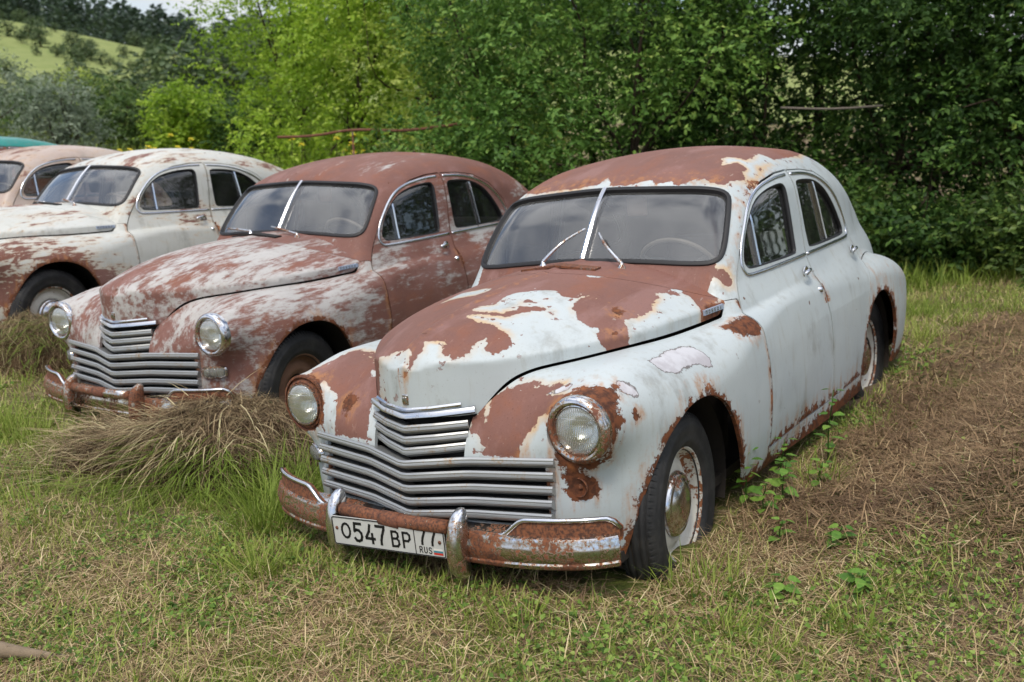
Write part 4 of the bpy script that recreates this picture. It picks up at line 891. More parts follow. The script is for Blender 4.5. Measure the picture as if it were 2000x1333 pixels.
PLATE_GL = {
 'O': [[(.5+.42*math.cos(a), .5+.47*math.sin(a)) for a in np.linspace(0, 2*math.pi, 17)]],
 '5': [[(.85,.96),(.2,.96),(.14,.55),(.35,.62),(.6,.60),(.82,.46),(.86,.28),(.76,.10),(.5,.02),(.25,.05),(.12,.16)]],
 '4': [[(.55,.96),(.42,.62),(.10,.30),(.10,.24),(.95,.24)],[(.72,.50),(.72,.0)]],
 '7': [[(.08,.95),(.9,.95),(.86,.80),(.62,.45),(.52,.20),(.50,.0)]],
 'B': [[(.12,0),(.12,1),(.6,1),(.8,.9),(.82,.7),(.66,.54),(.12,.52)],[(.66,.54),(.86,.40),(.88,.18),(.7,.02),(.12,0)]],
 'P': [[(.12,0),(.12,1),(.62,1),(.84,.88),(.86,.62),(.66,.46),(.12,.46)]],
 'R': [[(.12,0),(.12,1),(.62,1),(.82,.86),(.8,.62),(.62,.50),(.12,.50)],[(.5,.50),(.88,0)]],
 'U': [[(.12,1),(.12,.25),(.3,.03),(.68,.03),(.88,.25),(.88,1)]],
 'S': [[(.86,.84),(.66,.98),(.32,.98),(.14,.8),(.2,.6),(.78,.42),(.88,.22),(.7,.02),(.3,.02),(.1,.16)]]}
def plate_parts(car):
    c = [np.array(p) for p in ((.803,-.270,.3435), (.772,.246,.3560), (.785,.247,.4680), (.809,-.268,.4575))]
    o = c[0]; eu = (c[1]-c[0])/.52; ev = (c[3]-c[0])/.112; N = np.cross(eu, ev); N /= np.linalg.norm(N)
    W, H, r = .515, .112, .008
    corner = []
    for cx, cy, a0 in ((W-r, r, -90), (W-r, H-r, 0), (r, H-r, 90), (r, r, 180)):
        corner += [(cx+r*math.cos(math.radians(a0+k*22.5)), cy+r*math.sin(math.radians(a0+k*22.5))) for k in range(5)]
    def at(u, v, d): return o+eu*u+ev*v+N*d
    n = len(corner); m = MB().add([at(u, v, d) for d in (-.003, .0) for u, v in corner], [tuple(range(n))[::-1], tuple(range(n, 2*n))]+[(i, (i+1) % n, n+(i+1) % n, n+i) for i in range(n)])
    pl = m.build('license_plate', MT['plate'], car, smooth=False)
    pl['label'] = 'white licence plate with black characters and a small flag'
    rim = MB().sweep(np.array([at(u, v, .0) for u, v in [(a*(1-.014)+W*.007, b*(1-.06)+H*.03) for a, b in corner]]), [(.0022,.0016),(.0022,-.0016),(-.001,-.0016),(-.001,.0016)], N, closed=True); rim.build('plate_border', MT['ink'], pl, smooth=False)
    def glyph(ch, u0, v0, w, h, sw, name='plate_character'):
        ls = [[(u0+a*w, v0+b*h) for a, b in L] for L in PLATE_GL[ch]]
        MB().strokes(ls, sw, o, eu, ev, N, .0012).build(name, MT['ink'], pl, smooth=False)
    glyph('O', .042, .030, .046, .058, .0085)
    for ch, u in (('5', .100), ('4', .156), ('7', .206)): glyph(ch, u, .022, .046, .072, .0105)
    glyph('B', .276, .022, .040, .056, .0085); glyph('P', .327, .022, .040, .056, .0085)
    MB().strokes([[(.383,.004),(.383,.108)]], .003, o, eu, ev, N, .0012).build('plate_divider', MT['ink'], pl, smooth=False)
    glyph('7', .398, .044, .036, .056, .009); glyph('7', .442, .044, .036, .056, .009)
    for i, ch in enumerate('RUS'): glyph(ch, .400+i*.020, .012, .015, .022, .0032, 'country_letter')
    for i, mt in enumerate(('red', 'blue', 'fwhite')):
        MB().add([at(u, v, .001) for u, v in ((.462,.010+i*.0078),(.502,.010+i*.0078),(.502,.0178+i*.0078),(.462,.0178+i*.0078))], [(0,1,2,3)]).build('flag_stripe', MT[mt], pl, smooth=False)
    for u, v in ((.022,.066),(.492,.058)):
        q = at(u, v, .0); MB().lathe([(.007,.0),(.006,.003),(.0,.0038)], q, 'x', 12).build('plate_bolt', MT['rustm'], pl)

KIT = kit_meshes()
KM = {}
def kmesh(key, name, mat, mirror=False, deg=None):
    k = (key, name, mirror, mat)
    if k not in KM:
        mb = KIT[key].xf(MIRY) if mirror else KIT[key]
        at = None
        if key == 'rim':
            V = np.array(mb.V); r = np.hypot(V[:, 0], V[:, 2]); at = dict(rust=np.where(r > .203, -.002, np.where(V[:, 2] < -.15, -.0, -.07)))
        me = mb.mesh(name, MT[mat], attrs=at); 
        if deg: sharp(me, deg)
        KM[k] = me
    return KM[k]
PAN_HI = build_panels(.0125); PAN_LO = build_panels(.026)
PMESH = {}
def panel_mesh(i, lst, detailed, mat):
    nm, pm, key, f, s = lst[i]
    k = (i, detailed)
    if k not in PMESH:
        if f is None: PMESH[k] = mesh(nm, pm.V, pm.P, MT['glass' if nm == 'windscreen_pane' else 'sglass'], normals=getattr(pm, 'N', None))
        else:
            V, P, N = finish_panel(pm, f, .03 if 'door' in nm else .016)
            PMESH[k] = mesh(nm, V, P, mat, normals=N, attrs=panel_attrs(V, key, detailed))
    return PMESH[k]
def set_mat(o, mat):
    if o.data.materials[0] is not mat:
        o.material_slots[0].link = 'OBJECT'; o.material_slots[0].material = mat
def build_car(label, paint, M, detailed=False, full=True, wipers='parked', rimmat='wheelw', capmat='chromew', barering=False, lamps=(1, 1), plate=False, bumper=True, group=None, guardmat='chromew', vlabel=None):
    car = empty('old_sedan_car', label, 'car', group); car.matrix_world = Matrix(M)
    mat = MT[paint]; lst = PAN_HI if detailed else PAN_LO; parts = {}
    for i, (nm, pm, key, f, s) in enumerate(lst):
        if nm.endswith('door_glass') or nm == 'windscreen_pane' or nm == 'rear_window': continue
        o = objm(nm, panel_mesh(i, lst, detailed, mat), car); set_mat(o, mat); parts[(nm, s)] = o
    for i, (nm, pm, key, f, s) in enumerate(lst):
        if nm == 'front_door_glass': objm('door_window', panel_mesh(i, lst, detailed, mat), parts[('front_door', s)])
        elif nm == 'rear_door_glass': objm('door_window', panel_mesh(i, lst, detailed, mat), parts[('rear_door', s)])
        elif nm in ('windscreen_pane', 'rear_window'): objm(nm, panel_mesh(i, lst, detailed, mat), car)
    def put(key, name, mt, par=car, mir=False, deg=None): return objm(name, kmesh(key, name, mt, mir, deg), par)
    for s in (1, -1):
        mi = s < 0
        d1, d2 = parts[('front_door', s)], parts[('rear_door', s)]
        put('trim1', 'window_trim', 'chrome', d1, mi); put('gask1', 'window_seal', 'seal', d1, mi); put('vent1', 'vent_window_bar', 'chrome', d1, mi, 40)
        put('hand1', 'door_handle', 'chrome', d1, mi); put('lock', 'door_lock', 'chrome', d1, mi)
        put('trim2', 'window_trim', 'chrome', d2, mi); put('gask2', 'window_seal', 'seal', d2, mi); put('vent2', 'vent_window_bar', 'chrome', d2, mi, 40); put('hand2', 'door_handle', 'chrome', d2, mi)
        hl = put('lens', 'headlight', 'lens', car, mi)
        put('reflector', 'reflector', 'reflector', hl, mi); put('bulb', 'bulb', 'chromew', hl, mi)
        if barering and s < 0: put('barering', 'bare_headlight_ring', 'rustm', hl, mi, 40)
        else: put('bezel', 'headlight_bezel', 'chromer' if barering else 'chromew', hl, mi, 40)
        put('lensring', 'lens_ring', 'chromer', hl, mi, 40)
        if lamps[0 if s > 0 else 1]:
            pl = put('plampb', 'parking_lamp', 'chromew', car, mi, 30); put('plampl', 'lamp_glass', 'lens', pl, mi)
        else: put('lamphole', 'empty_lamp_socket', 'rustm', car, mi)
        bd = put('badge', 'hood_badge', 'badge', parts[('hood', 0)], mi, 30)
        if s > 0: put('badgel', 'badge_letters', 'chrome', parts[('hood', 0)], mi, 30)
        put('liner1', 'wheel_arch_liner', 'under', car, mi); put('liner2', 'wheel_arch_liner', 'under', car, mi)
    if not detailed: parts[('hood', 0)].data
    for k, nm, mt in (('wseal', 'windscreen_seal', 'seal'), ('wpost', 'windscreen_post', 'chrome'), ('grilleback', 'grille_backing', 'dark'), ('valance', 'front_valance', 'chromer'), ('floor', 'floor_pan', 'under'), ('dash', 'dashboard', 'dash'), ('wheel_st', 'steering_wheel', 'ivory'), ('visor', 'sun_visor', 'visor'), ('mirror', 'rear_view_mirror', 'dark'), ('headlining', 'headlining', 'seat')):
        put(k, nm, mt, car, deg=40)
    put('emblem', 'nose_emblem', 'chromew', parts[('hood', 0)], deg=40); put('emblemm', 'emblem_mark', 'chrome', parts[('hood', 0)], deg=30)
    put('nosetrim', 'nose_trim', 'chrome', parts[('hood', 0)], deg=40); put('nosetrim2', 'nose_trim', 'chrome', parts[('hood', 0)], deg=40)
    put('vent', 'cowl_vent', 'rustm' if detailed else 'dark', parts[('cowl', 0)], deg=40)
    st = put('seatc', 'front_seat', 'seat'); put('seatb', 'seat_backrest', 'seat', st); st = put('seat2', 'rear_seat', 'seat'); put('seat2b', 'seat_backrest', 'seat', st)
    for w in (('wipR', 'wipL') if wipers == 'raised' else ('wipPR', 'wipPL')): put(w, 'wiper_arm', 'chromew')
    for i in range(5): put('bar%d' % i, 'grille_bar', 'grille', car, deg=22)
    for i in range(3): put('ubar%d' % i, 'upper_grille_bar', 'grille', car, deg=22)
    bl = put('blade', 'front_bumper', 'chromer', car, deg=32)
    for s in (False, True):
        put('horn', 'bumper_corner', 'rustm', bl, s, 40); put('hornlip', 'bumper_lip', 'chrome', bl, s); put('guard', 'bumper_guard', guardmat, bl, s)
    put('gtube', 'bumper_tube', 'rustm' if detailed else 'chromer', bl); put('gsleeve', 'tube_sleeve', 'rustm', bl)
    if plate: plate_parts(car)
    for x, yy, sx in ((0, .705, 1), (0, -.705, -1), (-2.68, .70, 1), (-2.68, -.70, -1)):
        w = bpy.data.objects.new('wheel', kmesh('tyre', 'wheel', 'rubber', False)); link(w, car)
        w.location = (x, yy+(.012*sx if x == 0 else 0), .352); w.rotation_euler = (0, random.uniform(0, 6.), (0 if sx > 0 else math.pi)+(math.radians(5) if x == 0 else 0))
        tag(put('lugs', 'tyre_tread', 'rubber', w, deg=30), kind='stuff'); rm = put('rim', 'rim', rimmat, w); put('rimback', 'rim_disc', 'under', w)
        if capmat: put('cap', 'hubcap', capmat if x == 0 else 'chromer', w)
    return car

# ---------------------------------------------------------------- terrain
CX, CY = 3.188, 2.166; FX, FY = -.8241, -.5665          # viewpoint and main view direction on the ground (metres)
FX, FY = FX/math.hypot(FX, FY), FY/math.hypot(FX, FY); RX, RY = FY, -FX
def dr(x, y): return (x-CX)*FX+(y-CY)*FY, (x-CX)*RX+(y-CY)*RY
def xy(d, r): return CX+d*FX+r*RX, CY+d*FY+r*RY
def fwd(u, d): return xy(d, d*(u-1000)/1890.)
def zat(u, v, d):
    a = (666.5-v)/1890.; return 1.861+d*(-.2257+.974*a-.0222*(u-1000)/1890.)/(.974+.2257*a)
c_gy = spl([-40,-12,-8.5,-6.6,-5.7,-4.8,-3.6,-2.7,-1.8,-.9,0,.9,2.0,3.5,6,20,60], [.3,.12,.06,.05,.085,.10,.02,.02,.02,.02,.12,.245,.30,.33,.35,.38,.5])
class VN:
    """value noise in 2d"""
    def __init__(s, seed): s.t = np.random.default_rng(seed).random((64, 64))
    def __call__(s, x, y):
        xi = np.floor(x).astype(int); yi = np.floor(y).astype(int); fx = x-xi; fy = y-yi; fx = fx*fx*(3-2*fx); fy = fy*fy*(3-2*fy)
        g = lambda a, b: s.t[a % 64, b % 64]
        return (g(xi, yi)*(1-fx)+g(xi+1, yi)*fx)*(1-fy)+(g(xi, yi+1)*(1-fx)+g(xi+1, yi+1)*fx)*fy
N1, N2, N3, N4 = VN(1), VN(2), VN(3), VN(4)
def sstep(v, a, b): t = np.clip((v-a)/(b-a), 0, 1); return t*t*(3-2*t)
c_hill = spl([0,12,20,35,60,110,180,260,360,470,560,760,1200], [0,.03,.40,.85,1.6,4.0,12,25,41,49,52,50,46])
def height(x, y):
    x = np.asarray(x, float); y = np.asarray(y, float)
    d, r = dr(x, y)
    z = c_gy(y)+.05*sstep(x, .25, .95)*(1-sstep(y, .8, 2.))
    z = z+.05*(N1(x*.55+9, y*.55)-.5)+.022*(N2(x*2.1, y*2.1)-.5)*sstep(np.abs(d), 2, 3.5)
    z = z+.26*sstep(y, 1.2, 1.9)*sstep(-x, -.3, .9)*(1-sstep(-x, 4.2, 5.5))*(.5+.8*N2(x*.9, y*1.4))
    w = 1-.90*sstep(r/np.maximum(d, 5), -.08, .20)*(1-sstep(d, 30, 90))
    ridge = 1.0-.40*sstep(r/np.maximum(d, 20), -.55, -.26)-.2*sstep(r/np.maximum(d, 20), .0, .6)
    return z+c_hill(np.maximum(d, 0))*w*np.where(d > 40, ridge*sstep(d, 40, 130)+(1-sstep(d, 40, 130)), 1)+np.where(d > 90, 5*(N3(x*.012, y*.012)-.5)*sstep(d, 90, 200), 0)
def mat_ground():
    m = NT('soil_and_turf'); co = m.n('ShaderNodeNewGeometry').outputs['Position']
    n1 = m.noise(co, 1.1, 6., .6); n2 = m.noise(co, 14., 6., .65); n3 = m.noise(co, 90., 4., .6)
    soil = m.mix(n2, srgb(84, 70, 56), srgb(136, 118, 98)); soil = m.mix(m.ss(n3, .5, .75), soil, srgb(140, 122, 98))
    turf = m.mix(n2, srgb(72, 82, 38), srgb(116, 122, 62))
    c = m.mix(m.ss(m.math('ADD', n1, m.math('MULTIPLY', m.math('SUBTRACT', n2, .5), .5)), .40, .62), soil, turf)
    return m.out(m.pbsdf(**{'Base Color': c, 'Roughness': .95, 'Specular IOR Level': .1, 'Normal': m.bump(m.math('ADD', n3, n2), .8, .02)}))
def mat_hill():
    m = NT('hillside_meadow'); co = m.n('ShaderNodeNewGeometry').outputs['Position']
    n1 = m.noise(co, .02, 6., .6); n2 = m.noise(co, .25, 6., .65)
    c = m.mix(n1, srgb(116, 128, 76), srgb(146, 151, 97)); c = m.mix(m.ss(n2, .5, .7), c, srgb(98, 116, 60))
    return m.out(m.pbsdf(**{'Base Color': c, 'Roughness': 1., 'Specular IOR Level': .05}))
def grid_obj(name, ds, rs, mat, holes=None):
    D, Rr = np.meshgrid(ds, rs, indexing='ij'); X, Y = xy(D, Rr); Z = height(X, Y)
    n, k = D.shape; V = np.stack([X, Y, Z], -1).reshape(-1, 3)
    i = np.arange((n-1)*k).reshape(n-1, k)[:, :-1].ravel(); P = np.stack([i, i+1, i+k+1, i+k], 1)[:, ::-1]
    o = obj(name, V, P, mat); tag(o, kind='structure'); return o
def fan_obj(name, ds, ts, mat, dz=0.):
    D, T = np.meshgrid(ds, ts, indexing='ij'); X, Y = xy(D, D*T); Z = height(X, Y)+dz
    n, k = D.shape; V = np.stack([X, Y, Z], -1).reshape(-1, 3)
    i = np.arange((n-1)*k).reshape(n-1, k)[:, :-1].ravel(); P = np.stack([i, i+1, i+k+1, i+k], 1)[:, ::-1]
    o = obj(name, V, P, mat); tag(o, kind='structure'); return o
grid_obj('ground', np.concatenate([np.linspace(-30, -2, 12), np.linspace(-1.5, 16, 150), np.linspace(16.6, 62, 50)]), np.concatenate([np.linspace(-60, -10, 30), np.linspace(-9.7, 9.7, 150), np.linspace(10, 50, 25)]), mat_ground())
fan_obj('hill', np.concatenate([np.linspace(58, 200, 40), np.linspace(206, 1200, 70)]), np.linspace(-1.05, .95, 110), mat_hill(), -.05)

# ---------------------------------------------------------------- blades, straws, leaves
def mat_blade(name, ramp, trans=.35, rough=.6, spec=.25):
    m = NT(name); t = m.attr('tone'); r = m.n('ShaderNodeValToRGB'); m.set(r.inputs[0], t); el = r.color_ramp.elements
    while len(el) < len(ramp): el.new(.5)
    for e, (p, c) in zip(el, ramp): e.position = p; e.color = (*c, 1)
    a = m.pbsdf(**{'Base Color': r.outputs[0], 'Roughness': rough, 'Specular IOR Level': spec})
    b = m.n('ShaderNodeBsdfTranslucent', ins={'Color': r.outputs[0]}).outputs[0]
    mx = m.n('ShaderNodeMixShader'); m.set(mx.inputs[0], trans); m.t.links.new(a, mx.inputs[1]); m.t.links.new(b, mx.inputs[2])
    return m.out(mx.outputs[0])
M_GRASS = mat_blade('grass_blades', [(0., srgb(78, 98, 34)), (.35, srgb(124, 144, 56)), (.62, srgb(162, 170, 88)), (.80, srgb(198, 190, 128)), (1., srgb(192, 172, 126))], .35)
M_STRAW = mat_blade('dry_straw', [(0., srgb(88, 68, 50)), (.35, srgb(144, 118, 88)), (.65, srgb(198, 174, 132)), (.85, srgb(226, 210, 168)), (1., srgb(140, 144, 84))], .15, .7)
M_COVER = mat_blade('ground_cover_leaves', [(0., srgb(58, 82, 30)), (.5, srgb(100, 132, 52)), (1., srgb(150, 170, 84))], .3, .55)
def ribbons(base, heading, tilt, length, width, bend, tone, k=3):
    """curved blades: base (n,3), heading angle, tilt from vertical, bend adds tilt along the blade"""
    n = len(base)
    h = np.stack([np.cos(heading), np.sin(heading), np.zeros(n)], 1); side = np.stack([-np.sin(heading), np.cos(heading), np.zeros(n)], 1)
    pts = [base]; p = base.copy()
    for s in range(k):
        a = tilt+bend*(s+.5)/k
        p = p+(np.sin(a)[:, None]*h+np.array([0, 0, 1.])*np.cos(a)[:, None])*(length/k)[:, None]; pts.append(p)
    if k == 2:
        V = np.empty((n, 5, 3))
        for s in range(2): V[:, 2*s] = pts[s]-side*(width*(1, .8)[s]/2)[:, None]; V[:, 2*s+1] = pts[s]+side*(width*(1, .8)[s]/2)[:, None]
        V[:, 4] = pts[2]; b = (np.arange(n)*5)[:, None]
        return V.reshape(-1, 3), np.concatenate([b+np.array([[0, 1, 3]]), b+np.array([[0, 3, 2]]), b+np.array([[2, 3, 4]])]), np.repeat(tone, 5)
    ws = [1., .95, .7]
    V = np.empty((n, 7, 3))
    for s in range(3): V[:, 2*s] = pts[s]-side*(width*ws[s]/2)[:, None]; V[:, 2*s+1] = pts[s]+side*(width*ws[s]/2)[:, None]
    V[:, 6] = pts[3]
    b = (np.arange(n)*7)[:, None]
    Q = np.concatenate([b+np.array([[0, 1, 3]]), b+np.array([[0, 3, 2]]), b+np.array([[2, 3, 5]]), b+np.array([[2, 5, 4]]), b+np.array([[4, 5, 6]])])
    return V.reshape(-1, 3), Q, np.repeat(tone, 7)
def stuff_obj(name, parts, mat, parent=None, kind='stuff', label=None, cat=None, smooth=True):
    V = []; P = []; T = []; n = 0
    for v, p, t in parts: V.append(v); P.append(p+n); T.append(t); n += len(v)
    o = obj(name, np.concatenate(V), np.concatenate(P), mat, parent, attrs=dict(tone=np.clip(np.concatenate(T), 0, 1)), smooth=smooth)
    return tag(o, label, cat, kind=kind)
def scatter(n, d0, d1, rmax=1.0, tmin=-.62, tmax=.62):
    """points spread evenly over the ground between two distances in front of the viewpoint"""
    d = np.sqrt(rng.random(n)*(d1*d1-d0*d0)+d0*d0); t = tmin+(tmax-tmin)*rng.random(n)
    return xy(d, d*t)
def car_mask(x, y):
    """true where no wheel or low body stands"""
    ok = np.ones(len(x), bool)
    for M in (((1.00000, 0.00000, 0.00000, 0.00000), (0.00000, 0.99678, -0.08020, 0.00000), (0.00000, 0.08020, 0.99678, 0.00000), (0.00000, 0.00000, 0.00000, 1.00000)), ((0.99871, -0.05063, -0.00398, -0.55369), (0.05047, 0.99820, -0.03250, -2.68124), (0.00562, 0.03225, 0.99946, -0.04642), (0.00000, 0.00000, 0.00000, 1.00000)), ((0.99817, -0.03136, -0.05179, -0.84418), (0.02919, 0.99868, -0.04223, -5.69905), (0.05305, 0.04064, 0.99776, 0.05941), (0.00000, 0.00000, 0.00000, 1.00000))):
        Mi = np.linalg.inv(np.array(M)); px = Mi[0, 0]*x+Mi[0, 1]*y+Mi[0, 3]; py = Mi[1, 0]*x+Mi[1, 1]*y+Mi[1, 3]
        under = (px > -3.6) & (px < .5) & (np.abs(py) < .76)
        wh = ((np.abs(px) < .30) | (np.abs(px+2.68) < .30)) & (np.abs(np.abs(py)-.705) < .09)
        ok &= ~(wh | (under & (rng.random(len(x)) < .9)))
    return ok
def hay_zone(x, y):
    """how much mown hay lies here, 0..1"""
    a = sstep(y+.25*(N1(x*2, y*2)-.5), .80, 1.12)*sstep(-x+.5*(N2(x*2, y*2)-.5), -.1, .7)*(1-sstep(-x, 4.6, 5.6))
    return np.clip(a*1.05+.0, 0, 1)
def dry_zone(x, y):
    n = .55*N1(x*1.3, y*1.3)+.45*N2(x*4.1, y*4.1)
    d, r = dr(x, y)
    return np.clip(.17+1.5*(n-.28)+.16*sstep(4.4-d, 0, 1.2)-.08*sstep(d, 5.5, 8), 0, 1)
def grass_layer(n, d0, d1, lmin, lmax, wid, tallp=0.05):
    x, y = scatter(n, d0, d1); dz = dry_zone(x, y); hz = hay_zone(x, y)
    # tufts: pull points towards clump centres
    cx = np.round(x*9+N3(x*3, y*3)*2)/9; cy = np.round(y*9+N4(x*3, y*3)*2)/9; pull = .55*rng.random(n); x = x+(cx-x)*pull; y = y+(cy-y)*pull
    keep = car_mask(x, y) & (rng.random(n) > dz*.62) & (rng.random(n) > hz*.90)
    x, y, dz = x[keep], y[keep], dz[keep]; m = len(x)
    L = lmin+(lmax-lmin)*rng.random(m)**1.8*(.55+.9*N3(x*1.7, y*1.7)); tall = rng.random(m) < tallp; L = np.where(tall, L*1.9, L)
    tone = np.clip(.18+.42*rng.random(m)+.45*(dz-.3)*rng.random(m)+np.where(rng.random(m) < .12+.25*dz, .35, 0), 0, 1)
    base = np.stack([x, y, height(x, y)-.006], 1)
    return ribbons(base, rng.random(m)*6.283, .1+.55*rng.random(m), L, wid*(.7+.6*rng.random(m)), .2+1.1*rng.random(m), tone, 3 if d0 < 5 else 2)
def straw_layer(n, d0, d1, hay=False, wid=.0028):
    x, y = scatter(n, d0, d1); dz = dry_zone(x, y); hz = hay_zone(x, y)
    p = (hz if hay else np.clip(dz*.95+.10, 0, 1)*(1-hz*.5))
    keep = (rng.random(n) < p) & car_mask(x, y); x, y, hz = x[keep], y[keep], hz[keep]; m = len(x)
    lay = rng.random(m)
    base = np.stack([x, y, height(x, y)+.004+(.045*hz if hay else .012)*lay], 1)
    tone = np.clip(.08+.72*rng.random(m)**1.25+.15*(lay-.5)+np.where(rng.random(m) < .05, .3, 0), 0, 1)
    if hay: tone = np.clip(tone*.58-.04+.22*(N2(x*3.1, y*3.1)-.5), 0, 1)
    return ribbons(base, rng.random(m)*6.283, 1.25+.35*rng.random(m)*np.where(rng.random(m) < .85, 1, -2), .035+.13*rng.random(m)**1.6, wid*(.6+.8*rng.random(m)), .1+.5*rng.random(m), tone, 2)
def leaf_cards(C, axis, normal, L, W, tone, fold=.25):
    """folded rhombic leaves: 4 verts, 2 triangles"""
    axis = axis/(np.linalg.norm(axis, axis=1)[:, None]+1e-9); s = np.cross(axis, normal); s /= np.linalg.norm(s, axis=1)[:, None]+1e-9; n = np.cross(s, axis)
    V = np.empty((len(C), 4, 3)); V[:, 0] = C; V[:, 2] = C+axis*L[:, None]
    mid = C+axis*(L*.45)[:, None]+n*(W*fold)[:, None]
    V[:, 1] = mid-s*(W/2)[:, None]; V[:, 3] = mid+s*(W/2)[:, None]
    b = (np.arange(len(C))*4)[:, None]; P = np.concatenate([b+np.array([[0, 1, 2]]), b+np.array([[0, 2, 3]])])
    return V.reshape(-1, 3), P, np.repeat(tone, 4)
def cover_layer(n, d0, d1, size):
    x, y = scatter(n, d0, d1); c = .6*N4(x*1.1+3, y*1.1)+.4*N3(x*3.7, y*3.7)
    keep = (rng.random(n) < sstep(c, .42, .66)) & car_mask(x, y) & (rng.random(n) > hay_zone(x, y)*.85); x, y = x[keep], y[keep]; m = len(x)
    a = rng.random(m)*6.283; ax = np.stack([np.cos(a), np.sin(a), .15+.5*rng.random(m)], 1); nn = np.stack([.5*rng.standard_normal(m), .5*rng.standard_normal(m), np.ones(m)], 1)
    L = size*(.5+.9*rng.random(m)); return leaf_cards(np.stack([x, y, height(x, y)+.005+.03*rng.random(m)], 1), ax, nn, L, L*(.5+.4*rng.random(m)), rng.random(m))
stuff_obj('grass', [grass_layer(120000, 1.9, 5.2, .016, .070, .0040, .05), grass_layer(90000, 5.2, 9.5, .03, .11, .0062, .07), grass_layer(60000, 9.5, 18, .06, .20, .011, .1)], M_GRASS, label='short grass growing over the field', cat='grass')
stuff_obj('dry_straw', [straw_layer(105000, 1.9, 5.2), straw_layer(50000, 5.2, 9.5, False, .0045)], M_STRAW, label='dry grass clippings lying on the ground', cat='straw')
stuff_obj('mown_hay', [straw_layer(110000, 1.9, 5.4, True, .0044), straw_layer(90000, 5.4, 9.8, True, .0066)], M_STRAW, label='brown mown hay strewn beside the white car', cat='hay')
stuff_obj('ground_cover', [cover_layer(42000, 1.9, 5.2, .019), cover_layer(36000, 5.2, 11, .030)], M_COVER, label='small round-leaved weeds low in the grass', cat='weeds')
# taller grass in tufts along the bumpers and where the mower did not reach
def tufts(spots):
    out = []
    for (x0, y0, rad, n, l0, l1, t0) in spots:
        a = rng.random(n)*6.283; r = rad*np.sqrt(rng.random(n)); x = x0+r*np.cos(a); y = y0+r*np.sin(a); base = np.stack([x, y, height(x, y)-.01], 1)
        out.append(ribbons(base, a+.8*rng.standard_normal(n), .08+.5*rng.random(n), l0+(l1-l0)*rng.random(n)**1.4, .0045*(.6+.8*rng.random(n)), .2+1.1*rng.random(n), t0+.35*rng.random(n)))
    return out
sp = [(.86, yy, .15, 110, .04, .12, .28) for yy in np.linspace(-.95, .62, 12)]+[(.60,-.92,.14,230,.12,.38,.18),(.42,-1.02,.14,230,.14,.40,.15),(.95,-.55,.16,110,.08,.22,.28),(.15,-1.15,.16,220,.15,.38,.12),(.28,.95,.14,150,.06,.2,.2),(-.95,.98,.10,60,.08,.24,.25)]
sp += [(.42-.02*i, -3.7+i*.22, .22, 200, .08, .28, .25) for i in range(9)]+[(.9,-2.9,.5,400,.06,.2,.25),(.7,-3.8,.5,400,.06,.22,.25),(1.0,-1.9,.5,420,.06,.2,.25)]
for i in range(46):
    t = rng.uniform(-.55, .5); d = rng.uniform(2.6, 8.5); x, y = xy(d, d*t)
    if car_mask(np.array([x]), np.array([y]))[0] and hay_zone(np.array([x]), np.array([y]))[0] < .6: sp.append((x, y, rng.uniform(.05, .16), int(rng.uniform(30, 110)), .06, rng.uniform(.14, .26), rng.uniform(.15, .35)))
stuff_obj('tall_grass', tufts(sp), M_GRASS, label='taller green grass in front of the bumpers', cat='grass')

